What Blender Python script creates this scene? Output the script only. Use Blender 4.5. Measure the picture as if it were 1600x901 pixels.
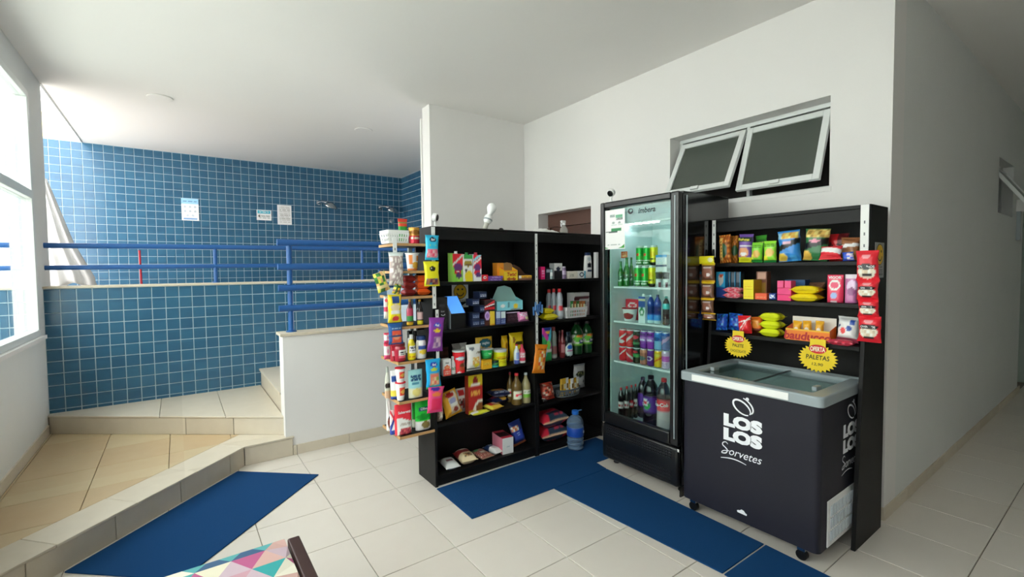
import bpy, bmesh, math, random
import numpy as np
from mathutils import Vector, Matrix
from math import sin, cos, pi, radians

# ------------------------------------------------------------------ camera, sky, sun, exposure
scene = bpy.context.scene
for o in list(bpy.data.objects): bpy.data.objects.remove(o)
COL = scene.collection
FPX, YAW, PITCH, ROLL, EYE = 724.73, 0.62527, 0.041365, -0.010517, 1.45
_fw = np.array([sin(YAW)*cos(PITCH), cos(YAW)*cos(PITCH), -sin(PITCH)])
_r0 = np.array([cos(YAW), -sin(YAW), 0.0]); _u0 = np.cross(_r0, _fw)
_rt = _r0*cos(ROLL)+_u0*sin(ROLL); _up = -_r0*sin(ROLL)+_u0*cos(ROLL)
cam = bpy.data.cameras.new('camera'); camo = bpy.data.objects.new('camera', cam); COL.objects.link(camo)
cam.sensor_fit = 'HORIZONTAL'; cam.sensor_width = 36.0; cam.lens = FPX/1600*36; cam.clip_start = 0.02
camo.matrix_world = Matrix(((_rt[0], _up[0], -_fw[0], 0), (_rt[1], _up[1], -_fw[1], 0), (_rt[2], _up[2], -_fw[2], EYE), (0, 0, 0, 1)))
scene.camera = camo
vs = scene.view_settings
vs.view_transform = 'Standard'; vs.look = 'None'; vs.gamma = 1.0; vs.use_curve_mapping = False; vs.exposure = 1.1
world = bpy.data.worlds.new('sky'); scene.world = world; world.use_nodes = True
bg = world.node_tree.nodes['Background']; bg.inputs[0].default_value = (1.0, 0.965, 0.952, 1); bg.inputs[1].default_value = 3.6
sun = bpy.data.lights.new('sun', 'SUN'); suno = bpy.data.objects.new('sun', sun); COL.objects.link(suno)
sun.energy = 6.5; sun.angle = radians(1.0); sun.color = (1, 0.98, 0.95)
suno.rotation_euler = (radians(-8), radians(17), 0)          # shines over the roof from the right, onto the yard beyond the windows
scene.cycles.max_bounces = 10; scene.cycles.diffuse_bounces = 6; scene.cycles.transparent_max_bounces = 16
scene.cycles.caustics_reflective = False; scene.cycles.caustics_refractive = False

# ------------------------------------------------------------------ measuring helpers: a pixel of the photograph -> a point on a known plane
def ray(u, v): return _rt*(u-800)/FPX-_up*(v-450.5)/FPX+_fw
def onz(u, v, h=0.0): d = ray(u, v); k = (h-EYE)/d[2]; return Vector((d[0]*k, d[1]*k, h))
def onx(u, v, X): d = ray(u, v); k = X/d[0]; return Vector((X, d[1]*k, EYE+d[2]*k))
def ony(u, v, Y): d = ray(u, v); k = Y/d[1]; return Vector((d[0]*k, Y, EYE+d[2]*k))

# ------------------------------------------------------------------ materials
def lin(c):
    if isinstance(c, str):
        c = [int(x*2, 16) for x in c] if len(c) == 3 else [int(c[i:i+2], 16) for i in (0, 2, 4)]
        c = [x/255 for x in c]
    return tuple(x/12.92 if x <= 0.04045 else ((x+0.055)/1.055)**2.4 for x in c[:3])
MATS = {}
def mat(name, col='888', rough=0.5, metal=0.0, var=0.0, scale=20.0, bump=0.0, bscale=60.0, emit=0.0, coat=0.0, spec=0.5, stretch=None):
    if name in MATS: return MATS[name]
    m = bpy.data.materials.new(name); m.use_nodes = True; nt = m.node_tree; n = nt.nodes; l = nt.links
    b = n['Principled BSDF']; c = lin(col)
    b.inputs['Base Color'].default_value = (*c, 1); b.inputs['Roughness'].default_value = rough; b.inputs['Metallic'].default_value = metal
    b.inputs['Coat Weight'].default_value = coat; b.inputs['Specular IOR Level'].default_value = spec
    tc = n.new('ShaderNodeTexCoord'); src = tc.outputs['Object']
    if stretch:
        mp = n.new('ShaderNodeMapping'); mp.inputs['Scale'].default_value = stretch; l.new(src, mp.inputs[0]); src = mp.outputs[0]
    no = n.new('ShaderNodeTexNoise'); no.inputs['Scale'].default_value = scale; no.inputs['Detail'].default_value = 4; l.new(src, no.inputs['Vector'])
    mx = n.new('ShaderNodeMix'); mx.data_type = 'RGBA'; mx.inputs[6].default_value = (*[x*(1-var) for x in c], 1); mx.inputs[7].default_value = (*[min(1, x*(1+var)) for x in c], 1)
    l.new(no.outputs['Fac'], mx.inputs[0]); l.new(mx.outputs[2], b.inputs['Base Color'])
    if emit: l.new(mx.outputs[2], b.inputs['Emission Color']); b.inputs['Emission Strength'].default_value = emit
    if bump:
        nb = n.new('ShaderNodeTexNoise'); nb.inputs['Scale'].default_value = bscale; nb.inputs['Detail'].default_value = 3; l.new(src, nb.inputs['Vector'])
        bp = n.new('ShaderNodeBump'); bp.inputs['Strength'].default_value = bump; bp.inputs['Distance'].default_value = 0.004
        l.new(nb.outputs['Fac'], bp.inputs['Height']); l.new(bp.outputs[0], b.inputs['Normal'])
    MATS[name] = m; return m
def tile_mat(name, cols, pitch, rough, var=0.12, bump=0.0):
    """glazed or stone pieces: every piece takes its own shade from its cell in the room"""
    m = bpy.data.materials.new(name); m.use_nodes = True; n = m.node_tree.nodes; l = m.node_tree.links; b = n['Principled BSDF']
    g = n.new('ShaderNodeNewGeometry'); d = n.new('ShaderNodeVectorMath'); d.operation = 'DIVIDE'; d.inputs[1].default_value = (pitch,)*3
    f = n.new('ShaderNodeVectorMath'); f.operation = 'FLOOR'; l.new(g.outputs['Position'], d.inputs[0]); l.new(d.outputs[0], f.inputs[0])
    w = n.new('ShaderNodeTexWhiteNoise'); l.new(f.outputs[0], w.inputs['Vector'])
    oi = n.new('ShaderNodeObjectInfo'); ad = n.new('ShaderNodeMath'); ad.operation = 'ADD'; fr = n.new('ShaderNodeMath'); fr.operation = 'FRACT'
    l.new(w.outputs['Value'], ad.inputs[0]); l.new(oi.outputs['Random'], ad.inputs[1]); l.new(ad.outputs[0], fr.inputs[0])
    no = n.new('ShaderNodeTexNoise'); no.inputs['Scale'].default_value = 9; no.inputs['Detail'].default_value = 6; l.new(g.outputs['Position'], no.inputs['Vector'])
    a2 = n.new('ShaderNodeMath'); a2.operation = 'MULTIPLY_ADD'; a2.inputs[1].default_value = 0.5; l.new(no.outputs['Fac'], a2.inputs[0])
    ml = n.new('ShaderNodeMath'); ml.operation = 'MULTIPLY'; ml.inputs[1].default_value = 0.5; l.new(fr.outputs[0], ml.inputs[0]); l.new(ml.outputs[0], a2.inputs[2])
    mx = n.new('ShaderNodeMix'); mx.data_type = 'RGBA'; mx.inputs[6].default_value = (*lin(cols[0]), 1); mx.inputs[7].default_value = (*lin(cols[1]), 1)
    l.new(a2.outputs[0], mx.inputs[0]); l.new(mx.outputs[2], b.inputs['Base Color']); b.inputs['Roughness'].default_value = rough
    if bump:
        bp = n.new('ShaderNodeBump'); bp.inputs['Strength'].default_value = bump; bp.inputs['Distance'].default_value = 0.003
        l.new(no.outputs['Fac'], bp.inputs['Height']); l.new(bp.outputs[0], b.inputs['Normal'])
    MATS[name] = m; return m
def print_mat(name, rough, metal=0.0, coat=0.0, trans=0.0):
    """packaging: the flat print of the pack (colour attribute), under film, card or lacquer"""
    m = bpy.data.materials.new(name); m.use_nodes = True; n = m.node_tree.nodes; l = m.node_tree.links; b = n['Principled BSDF']
    a = n.new('ShaderNodeAttribute'); a.attribute_name = 'print'; l.new(a.outputs['Color'], b.inputs['Base Color'])
    no = n.new('ShaderNodeTexNoise'); no.inputs['Scale'].default_value = 45; bp = n.new('ShaderNodeBump'); bp.inputs['Strength'].default_value = 0.25; bp.inputs['Distance'].default_value = 0.003
    tc = n.new('ShaderNodeTexCoord'); l.new(tc.outputs['Object'], no.inputs['Vector']); l.new(no.outputs['Fac'], bp.inputs['Height'])
    if name == 'film': l.new(bp.outputs[0], b.inputs['Normal'])
    b.inputs['Roughness'].default_value = rough; b.inputs['Metallic'].default_value = metal; b.inputs['Coat Weight'].default_value = coat
    b.inputs['Transmission Weight'].default_value = trans
    MATS[name] = m; return m
def glass_mat(name, tint='fff', gloss=1.0, rough=0.0):
    """thin pane: mirrors by Fresnel, lets the rest through"""
    m = bpy.data.materials.new(name); m.use_nodes = True; n = m.node_tree.nodes; l = m.node_tree.links
    n.remove(n['Principled BSDF']); out = n['Material Output']
    t = n.new('ShaderNodeBsdfTransparent'); t.inputs[0].default_value = (*lin(tint), 1)
    g = n.new('ShaderNodeBsdfGlossy'); g.inputs['Roughness'].default_value = rough; lw_ = n.new('ShaderNodeLayerWeight'); lw_.inputs[0].default_value = 0.5
    pw = n.new('ShaderNodeMath'); pw.operation = 'POWER'; pw.inputs[1].default_value = 5.0; l.new(lw_.outputs['Facing'], pw.inputs[0])
    mu = n.new('ShaderNodeMath'); mu.operation = 'MULTIPLY_ADD'; mu.inputs[1].default_value = 0.9*gloss; mu.inputs[2].default_value = 0.04*gloss; mu.use_clamp = True; l.new(pw.outputs[0], mu.inputs[0])
    mx = n.new('ShaderNodeMixShader'); l.new(mu.outputs[0], mx.inputs[0]); l.new(t.outputs[0], mx.inputs[1]); l.new(g.outputs[0], mx.inputs[2]); l.new(mx.outputs[0], out.inputs[0])
    MATS[name] = m; return m
FILM = print_mat('film', 0.3); CARD = print_mat('card', 0.5); LACQ = print_mat('lacquer', 0.22, 0.25); PLAS = print_mat('plastic', 0.25, coat=0.3)
GLASS = glass_mat('window_glass', 'f4faf8'); SHOW = glass_mat('fridge_glass', 'eef8f6', 0.8); DIMGLASS = glass_mat('frosted_grey_glass', '5a605c', 1.0, 0.05)
WALL = mat('wall_paint', 'e6e4e3', 0.75, var=0.02, scale=3, bump=0.12, bscale=180)
WALLR = mat('wall_roughcast', 'dfe1e0', 0.8, var=0.03, scale=3, bump=0.35, bscale=140)
CEIL = mat('ceiling_paint', 'eae8e6', 0.8, var=0.015, scale=2, bump=0.05, bscale=120)
BLACK = mat('black_laminate', '0d0d0f', 0.5, var=0.15, scale=4, bump=0.05, bscale=90, spec=0.3)
BLKPL = mat('black_plastic', '0f1013', 0.32, var=0.1, scale=8, coat=0.1)
BLKGL = mat('black_glossy_steel', '0d0e11', 0.14, var=0.1, scale=3, coat=0.4)
FRZ = mat('freezer_vinyl', '1e1e2a', 0.5, var=0.06, scale=5, spec=0.35)
GREYPL = mat('grey_plastic', '9aa5aa', 0.35, var=0.05, scale=10)
WHITEPL = mat('white_plastic', 'f1f2f2', 0.35, var=0.02, scale=10)
ALU = mat('white_aluminium', 'dfe3e2', 0.35, var=0.02, scale=12)
CHROME = mat('chrome', 'd5d8da', 0.12, 1.0, var=0.05, scale=30)
BLUEP = mat('blue_paint', '1f5a9c', 0.38, var=0.06, scale=15)
STONE = tile_mat('pale_stone', ('c2b7a4', 'ddd3c2'), 3.7, 0.5, bump=0.1)
WARM = tile_mat('warm_stone', ('c2a47e', 'cfc09c'), 3.9, 0.5, bump=0.12)
LEDGE = mat('ledge_stone', 'cfc5b2', 0.5, var=0.1, scale=25)
FTILE = tile_mat('floor_ceramic', ('d6cdc3', 'dfd8d0'), 7.3, 0.28)
GROUT = mat('floor_grout', '8d857a', 0.8, var=0.1)
BTILE = tile_mat('blue_glazed_tile', ('285676', '356a88'), 0.1, 0.22)
WGROUT = mat('white_grout', 'b4c8d2', 0.8, var=0.05)
CARPET = mat('blue_carpet', '1b487a', 0.95, var=0.28, scale=420, bump=0.9, bscale=700, spec=0.1)
WOOD = mat('board_edge_wood', 'c59a66', 0.5, var=0.18, scale=40, stretch=(1, 6, 6))
DWOOD = mat('dark_brown_wood', '4a2b20', 0.45, var=0.25, scale=14, stretch=(8, 1, 1))
STEELW = mat('white_strip', 'eceeed', 0.4, var=0.03)

# ------------------------------------------------------------------ mesh helpers
def mk(name, V, F, m, parent=None, cols=None, smooth=False):
    me = bpy.data.meshes.new(name); me.from_pydata([tuple(v) for v in V], [], F)
    if cols is not None:
        a = me.attributes.new('print', 'FLOAT_COLOR', 'POINT'); a.data.foreach_set('color', np.hstack([np.minimum(np.asarray(cols, dtype=np.float32)*1.4, .9), np.ones((len(V), 1), np.float32)]).ravel())
    if smooth: me.polygons.foreach_set('use_smooth', [True]*len(me.polygons))
    me.materials.append(m); me.update()
    o = bpy.data.objects.new(name, me); COL.objects.link(o)
    if parent is not None: o.parent = parent
    return o
class MB:
    def __init__(s): s.V = []; s.F = []
    def add(s, V, F):
        k = len(s.V); s.V += [tuple(v) for v in V]; s.F += [tuple(i+k for i in f) for f in F]; return s
    def box(s, x0, x1, y0, y1, z0, z1):
        return s.add([(x0,y0,z0),(x1,y0,z0),(x1,y1,z0),(x0,y1,z0),(x0,y0,z1),(x1,y0,z1),(x1,y1,z1),(x0,y1,z1)],
                     [(0,3,2,1),(4,5,6,7),(0,1,5,4),(1,2,6,5),(2,3,7,6),(3,0,4,7)])
    def prism(s, poly, z0, z1):
        n = len(poly); a = sum(poly[i][0]*poly[(i+1)%n][1]-poly[(i+1)%n][0]*poly[i][1] for i in range(n))
        if a < 0: poly = poly[::-1]
        return s.add([(p[0],p[1],z0) for p in poly]+[(p[0],p[1],z1) for p in poly],
                     [tuple(range(n-1,-1,-1)), tuple(range(n,2*n))]+[(i,(i+1)%n,n+(i+1)%n,n+i) for i in range(n)])
    def tube(s, pts, r, seg=10, caps=True):
        pts = [Vector(p) for p in pts]; n = len(pts); k = len(s.V); ref = None
        for i, p in enumerate(pts):
            t = (pts[min(i+1,n-1)]-pts[max(i-1,0)]).normalized()
            if ref is None or abs(ref.dot(t)) > .95: ref = Vector((0,0,1)) if abs(t.z) < .9 else Vector((1,0,0))
            a = t.cross(ref).normalized(); b = t.cross(a).normalized(); ref = a.cross(t).normalized() if False else ref
            rr = r[i] if isinstance(r, (list, tuple)) else r
            for j in range(seg): s.V.append(tuple(p+a*(rr*cos(2*pi*j/seg))+b*(rr*sin(2*pi*j/seg))))
        for i in range(n-1):
            for j in range(seg): s.F.append((k+i*seg+j, k+(i+1)*seg+j, k+(i+1)*seg+(j+1)%seg, k+i*seg+(j+1)%seg))
        if caps: s.F.append(tuple(k+j for j in range(seg))); s.F.append(tuple(k+(n-1)*seg+j for j in range(seg-1,-1,-1)))
        return s
    def lathe(s, prof, cx=0, cy=0, cz=0, seg=20, sy=1.0):
        k = len(s.V); n = len(prof)
        for r, z in prof:
            for j in range(seg): a = 2*pi*j/seg; s.V.append((cx+r*sin(a), cy-r*cos(a)*sy, cz+z))
        for i in range(n-1):
            for j in range(seg): s.F.append((k+i*seg+j, k+i*seg+(j+1)%seg, k+(i+1)*seg+(j+1)%seg, k+(i+1)*seg+j))
        s.F.append(tuple(k+j for j in range(seg-1,-1,-1))); s.F.append(tuple(k+(n-1)*seg+j for j in range(seg)))
        return s
    def rbox(s, x0, x1, y0, y1, z0, z1, r, seg=5):
        """upright box with rounded vertical edges"""
        P = []
        for cx, cy, a0 in ((x1-r,y0+r,-pi/2),(x1-r,y1-r,0),(x0+r,y1-r,pi/2),(x0+r,y0+r,pi)):
            for i in range(seg+1): a = a0+pi/2*i/seg; P.append((cx+r*cos(a), cy+r*sin(a)))
        return s.prism(P, z0, z1)
    def build(s, name, m, parent=None, smooth=False): return mk(name, s.V, s.F, m, parent, None, smooth)
def bevel(o, w=0.003, seg=2):
    b = o.modifiers.new('bevel', 'BEVEL'); b.width = w; b.segments = seg; b.limit_method = 'ANGLE'; return o
def autosm(o):
    me = o.data; me.polygons.foreach_set('use_smooth', [True]*len(me.polygons)); me.update()
    try: me.set_sharp_from_angle(angle=radians(38))
    except Exception: pass
    return o
def tag(o, label, cat, group=None, kind=None):
    o['label'] = label
    if cat: o['category'] = cat
    if group: o['group'] = group
    if kind: o['kind'] = kind
    return o
def struct(o, label=None):
    o['kind'] = 'structure'
    if label: o['label'] = label
    return o
def empty(name, loc, rz=0.0):
    o = bpy.data.objects.new(name, None); o.empty_display_size = 0.05; COL.objects.link(o); o.location = loc; o.rotation_euler = (0, 0, rz); return o
_txt = {}
def text_geo(s, shear=0.0, off=0.0, thick=0.0006, spacing=1.0):
    key = (s, shear, off, thick, spacing)
    if key not in _txt:
        cu = bpy.data.curves.new('lettering', 'FONT'); cu.body = s; cu.align_x = 'CENTER'; cu.align_y = 'CENTER'; cu.shear = shear; cu.offset = off; cu.space_character = spacing
        cu.resolution_u = 3; cu.extrude = 0.0
        ob = bpy.data.objects.new('lettering', cu); COL.objects.link(ob)
        dg = bpy.context.evaluated_depsgraph_get(); me = bpy.data.meshes.new_from_object(ob.evaluated_get(dg))
        V = [tuple(v.co) for v in me.vertices]; F = [tuple(p.vertices) for p in me.polygons]
        bpy.data.objects.remove(ob); bpy.data.curves.remove(cu); bpy.data.meshes.remove(me)
        xs = [v[0] for v in V]; ys = [v[1] for v in V]
        cx, cy = (min(xs)+max(xs))/2, (min(ys)+max(ys))/2; hh = max(ys)-min(ys)
        V = [((v[0]-cx)/hh, (v[1]-cy)/hh) for v in V]
        _txt[key] = (V, F, (max(xs)-min(xs))/hh)
    return _txt[key]
INK = {}
def ink(c):
    if c not in INK: INK[c] = mat('ink_'+c, c, 0.45, var=0.04)
    return INK[c]
def lettering(s, parent, x, y, z, h, col, w=None, rz=0.0, bend=None, shear=0.0, off=0.0, tilt=0.0, name='lettering', spacing=1.0):
    """letters on a front face (facing -y of the parent); bend = radius to wrap them round"""
    V, F, asp = text_geo(s, shear, off, spacing=spacing); sx = h if w is None else w/asp
    out = []
    for a, b in V:
        px, pz = a*sx, b*h
        px, pz = px*cos(tilt)-pz*sin(tilt), px*sin(tilt)+pz*cos(tilt)
        if bend: out.append((bend*sin(px/bend), -bend*cos(px/bend)+bend, pz))
        else: out.append((px, 0, pz))
    o = mk(name, out, F, ink(col), parent); o.location = (x, y, z); o.rotation_euler = (0, 0, rz); return o

# ------------------------------------------------------------------ the setting
random.seed(4)
ZC = 3.074            # ceiling
XL, XR = -0.89, 3.22  # window wall on the left, shop wall on the right
YC = 0.867            # corridor wall
YB = 7.8              # tiled back wall
def clip(poly, a, b, c):
    """keep a*x+b*y<=c"""
    out = []
    for i in range(len(poly)):
        p, q = poly[i], poly[(i+1) % len(poly)]; fp = a*p[0]+b*p[1]-c; fq = a*q[0]+b*q[1]-c
        if fp <= 0: out.append(p)
        if fp*fq < 0: t = fp/(fp-fq); out.append((p[0]+(q[0]-p[0])*t, p[1]+(q[1]-p[1])*t))
    return out
def area(p): return abs(sum(p[i][0]*p[(i+1) % len(p)][1]-p[(i+1) % len(p)][0]*p[i][1] for i in range(len(p))))/2 if len(p) > 2 else 0
# floor with ceramic tiles
floor = struct(MB().box(XL-0.15, 8.6, -2.8, 5.3, -0.12, -0.006).build('floor', GROUT), 'beige ceramic tile floor')
TP = 0.4088
tile = MB(); g = 0.0022; s_ = TP/2-g; ch = 0.0012
tile.add([(-s_,-s_,-.012),(s_,-s_,-.012),(s_,s_,-.012),(-s_,s_,-.012),(-s_,-s_,-ch),(s_,-s_,-ch),(s_,s_,-ch),(-s_,s_,-ch),(-s_+ch,-s_+ch,0),(s_-ch,-s_+ch,0),(s_-ch,s_-ch,0),(-s_+ch,s_-ch,0)],
         [(0,3,2,1),(0,1,5,4),(1,2,6,5),(2,3,7,6),(3,0,4,7),(4,5,9,8),(5,6,10,9),(6,7,11,10),(7,4,8,11),(8,9,10,11)])
t0 = None
for i in range(-4, 20):
    for j in range(-8, 5):
        x, y = 0.7300+TP*(i+.5), 2.1040+TP*(j+.5)
        if y > x+3.85 or y > 4.0 or x > 8.3: continue
        if x > 3.3 and y > 0.867+TP/2: continue
        if t0 is None: o = t0 = tile.build('floor_tile', FTILE, floor)
        else: o = bpy.data.objects.new('floor_tile', t0.data); COL.objects.link(o); o.parent = floor
        o.location = (x, y, 0)
# ceiling
struct(MB().prism([(XL-.14, -2.8), (8.6, -2.8), (8.6, YB+.2), (XL+.005, YB+.2), (XL+.005, 5.6), (XL-.14, 5.6)], ZC, ZC+.22).build('ceiling', CEIL), 'smooth white ceiling')
struct(MB().box(XL-.012, XL+.005, 5.6, YB, ZC-.004, ZC+.22).build('trim_6', mat('eave_flashing', '8d8f8c', .6)), 'grey edge strip where the ceiling ends above the opening')
# left wall with the long window
lw = MB(); WY0, WY1, WZ0, WZ1 = -0.75, 5.13, 0.965, 2.86  # window's unseen stretch behind the camera is lengthened to brighten the corridor
lw.box(XL-.14, XL, -2.6, 5.6, 0, WZ0).box(XL-.14, XL, -2.6, 5.6, WZ1, ZC).box(XL-.14, XL, WY1, 5.6, WZ0, WZ1).box(XL-.14, XL, -2.6, WY0, WZ0, WZ1)
struct(lw.build('wall_left', WALLR), 'white plaster wall below and around the long window')
win = struct(empty('window_1', (XL-.05, (WY0+WY1)/2, WZ0)), 'long white framed window in the left wall')
def wpart(name, b, m):
    o = MB().box(*b).build(name, m); o.parent = win; o.matrix_parent_inverse = Matrix.Translation(-win.location); return bevel(o, .004) if m is not GLASS else o
x0, x1 = XL-.075, XL+.006
wpart('frame_rail', (x0, x1, WY0, WY1, WZ1-.05, WZ1), ALU); wpart('frame_rail', (x0, x1, WY0, WY1, WZ0, WZ0+.05), ALU)
ys = [WY1-1.55*k for k in range(4)]+[WY0]
wpart('frame_stile', (x0, x1, WY1-.05, WY1, WZ0+.05, WZ1-.05), ALU); wpart('frame_stile', (x0, x1, WY0, WY0+.05, WZ0+.05, WZ1-.05), ALU)
for yy in ys[1:-1]: wpart('mullion', (x0, x1, yy-.03, yy+.03, WZ0+.05, WZ1-.05), ALU)
wpart('transom', (x0, x1+.004, WY0+.05, WY1-.05, 2.03, 2.095), ALU)
ys2 = sorted(ys)
for k in range(len(ys2)-1):
    for za, zb in ((WZ0+.05, 2.03), (2.095, WZ1-.05)):
        wpart('pane', (XL-.032, XL-.026, ys2[k]+.03, ys2[k+1]-.03, za, zb), GLASS)
struct(MB().box(XL-.01, XL+.03, -2.3, 5.2, WZ0-.03, WZ0).build('trim_1', WALL), 'window sill')
# wall behind the photographer and the far corridor walls
struct(MB().box(XL-.14, 8.6, -2.8, -2.6, 0, ZC).build('wall_back', WALL))
struct(MB().box(8.35, 8.6, -2.6, YC+.2, 0, ZC).build('wall_corridor_end', mat('corridor_end_paint', 'b9c7bd', .7, var=.03)), 'pale green wall at the end of the corridor')
struct(MB().box(8.32, 8.35, -2.6, YC, 0, .07).build('baseboard_corridor_end', LEDGE))
# shop wall (faces left) with high window and door recess
DY0, DY1, DZ = 3.157, 3.965, 2.047
NY0, NY1, NZ0, NZ1 = 1.168, 2.288, 1.928, 2.475
w = MB(); xa, xb = XR, XR+.2
w.box(xa, xb, YC, NY0, 0, ZC).box(xa, xb, NY0, NY1, 0, NZ0).box(xa, xb, NY0, NY1, NZ1, ZC).box(xa, xb, NY1, 3.163, 0, ZC)
w.box(xa+.008, xb, 3.163, DY1, DZ, ZC).box(xa+.008, xb, DY1, 4.22, 0, ZC)
struct(w.build('wall_right', WALL), 'white wall with a high awning window above the shelves')
dr = struct(empty('door_1', (XR+.17, (DY0+DY1)/2, 0)), 'dark brown wooden door in a recess behind the black shelves')
def dpart(n, b, m):
    o = MB().box(*b).build(n, m); o.parent = dr; o.matrix_parent_inverse = Matrix.Translation(-dr.location); return bevel(o, .003)
dpart('leaf', (XR+.15, XR+.19, DY0, DY1-.0, .01, 1.90), DWOOD); dpart('transom_panel', (XR+.145, XR+.19, DY0, DY1, 1.905, DZ), mat('brown_panel', '5a3a30', .5, var=.1))
dpart('door_frame', (XR+.13, XR+.2, DY1-.05, DY1, .0, 1.90), DWOOD); dpart('panel', (XR+.14, XR+.15, DY0+.12, DY1-.17, .3, 1.75), DWOOD)
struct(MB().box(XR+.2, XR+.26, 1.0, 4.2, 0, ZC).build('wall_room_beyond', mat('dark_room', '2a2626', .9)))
# short return wall in front of the showers
struct(MB().box(2.055, XR, 4.2, 4.36, 0, ZC).build('wall_return', WALL), 'short white wall between shop and showers')
struct(MB().box(2.04, 2.055, 4.36, 4.385, 0, ZC-.1).build('trim_2', WALL))
# corridor wall, base boards
cw = MB(); KX0, KX1, KZ0, KZ1 = 6.2, 6.95, 1.93, 2.44
cw.box(XR+.2, KX0, YC, YC+.2, 0, ZC).box(KX0, KX1, YC, YC+.2, 0, KZ0).box(KX0, KX1, YC, YC+.2, KZ1, ZC).box(KX1, 7.6, YC, YC+.2, 0, ZC)
struct(cw.build('wall_corridor', WALLR), 'pale grey corridor wall receding to the right')
struct(MB().box(7.5, 8.6, YC+.9, YC+1.1, 0, ZC).box(7.4, 7.5, YC+.2, YC+1.1, 0, ZC).box(8.35, 8.6, YC+.2, YC+.9, 0, ZC).build('wall_corridor_niche', mat('corridor_end_paint')))
bb = struct(empty('baseboard_corridor', (XR, YC, 0)), 'beige tile baseboard of the corridor')
for k in range(11):
    o = MB().box(XR+.0+TP*k+.002, XR+TP*(k+1)-.002, YC-.009, YC, 0, .072).build('baseboard_tile', STONE); o.parent = bb; o.matrix_parent_inverse = Matrix.Translation(-bb.location)
bs = struct(empty('baseboard_right', (XR, 1.5, 0)), 'beige tile baseboard under the high window')
for k in range(6):
    o = MB().box(XR-.009, XR, YC-.008+TP*k+.002, YC+TP*(k+1)-.01, 0, .072).build('baseboard_tile', STONE); o.parent = bs; o.matrix_parent_inverse = Matrix.Translation(-bs.location)
# awning windows: frame and top-hung sashes tilted into the room
def awning(name, label, T, w, h, leaves, glass):
    """T: matrix; local x along the wall, -y into the room, z up; origin at lower corner of the opening"""
    root = struct(empty(name, (0, 0, 0)), label); root.matrix_world = T
    f = .028
    for n, b in (('frame_rail', (0, w, -.02, .02, h-f, h)), ('frame_rail', (0, w, -.02, .02, 0, f)), ('frame_stile', (0, f, -.02, .02, f, h-f)), ('frame_stile', (w-f, w, -.02, .02, f, h-f))):
        bevel(MB().box(*b).build(n, ALU, root), .003)
    n = len(leaves); lwid = (w-2*f)/n
    for k, ang in enumerate(leaves):
        if k: bevel(MB().box(f+lwid*k-.012, f+lwid*k+.012, -.02, .02, f, h-f).build('frame_mullion', ALU, root), .003)
        sw, sh, t = lwid-.012, h-2*f-.012, .04
        s = MB().box(0, t, -.014, .014, -sh, 0).box(sw-t, sw, -.014, .014, -sh, 0).box(t, sw-t, -.014, .014, -t, 0).box(t, sw-t, -.014, .014, -sh, -sh+t).build('sash', ALU, root)
        s.location = (f+lwid*k+.006, -.03, h-f-.022); s.rotation_euler = (-radians(ang), 0, 0); bevel(s, .003)
        MB().box(t-.005, sw-t+.005, -.003, .003, -sh+t-.005, -t+.005).build('pane', glass, s)
        MB().box(sw/2-.03, sw/2+.03, -.03, -.014, -sh+.006, -sh+.03).build('latch', ALU, s)
    return root
PANE = mat('frosted_pane', '4b524c', .18, var=.12, scale=2)
awning('window_2', 'high awning window with two sashes tilted open', Matrix(((0, 1, 0, XR+.15), (-1, 0, 0, NY1), (0, 0, 1, NZ0), (0, 0, 0, 1))), NY1-NY0, NZ1-NZ0, (29, 20), PANE)
awning('window_3', 'small awning window open in the corridor wall', Matrix(((1, 0, 0, KX0), (0, 1, 0, YC+.1), (0, 0, 1, KZ0), (0, 0, 0, 1))), KX1-KX0, KZ1-KZ0, (32,), PANE)
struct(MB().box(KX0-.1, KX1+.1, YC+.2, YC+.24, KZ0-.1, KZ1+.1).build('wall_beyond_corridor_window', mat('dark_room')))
struct(MB().box(XR-.004, XR+.1, NY0-.01, NY1, NZ0-.025, NZ0+.003).build('trim_3', WALL), 'sill of the high window')

# ------------------------------------------------------------------ steps, landing, parapet
S1 = 0.15; S2 = 0.30; S3 = 0.47
dx, dy = 0.70711, 0.70711
NOSE = 3.587          # step edge: y = x + NOSE
R2 = ((-.89, 5.247), (.66, 4.03))        # riser of the second step
r2n = (R2[1][1]-R2[0][1])/(R2[1][0]-R2[0][0])
r2 = lambda x: R2[0][1]+r2n*(x-R2[0][0])
st1 = MB().prism([(XL, XL+NOSE+.003), (.364, .364+NOSE+.003), (.70, 3.96), (.70, 4.1), (XL, 5.4)], 0, S1-.016).build('stair_step', GROUT); struct(st1, 'low stone step cut diagonally across the corner')
big = [(XL+.002, 2.5), (.8, 2.5), (.8, 5.4), (XL+.002, 5.4)]
J = .0016
def slab(name, poly, z0, z1, m, parent):
    if area(poly) < .0015: return None
    cx = sum(p[0] for p in poly)/len(poly); cy = sum(p[1] for p in poly)/len(poly)
    poly = [(p[0]+(cx-p[0])*.0, p[1]) for p in poly]
    o = MB().prism(poly, z0, z1).build(name, m, parent); return bevel(o, .002, 1)
k1, k2 = (r2n**2+1)**.5, 1/2**.5
for ix in range(-2, 3):
    for iy in range(-1, 7):
        a0, a1 = -.475+.39*ix+J, -.475+.39*(ix+1)-J; b0, b1 = 3.345-.39+.39*iy+J, 3.345+.39*iy-J
        p = [(a0, b0), (a1, b0), (a1, b1), (a0, b1)]
        p = clip(p, -1, 0, -(XL+.012)); p = clip(p, 1, 0, .45) if p else p
        p = clip(p, 1, -1, -NOSE-.31-J) if p else p             # behind the border strip
        p = clip(p, -r2n, 1, R2[0][1]-r2n*R2[0][0]-.001) if p else p
        if p: slab('tread_stone', p, S1-.014, S1, WARM, st1)
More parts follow.
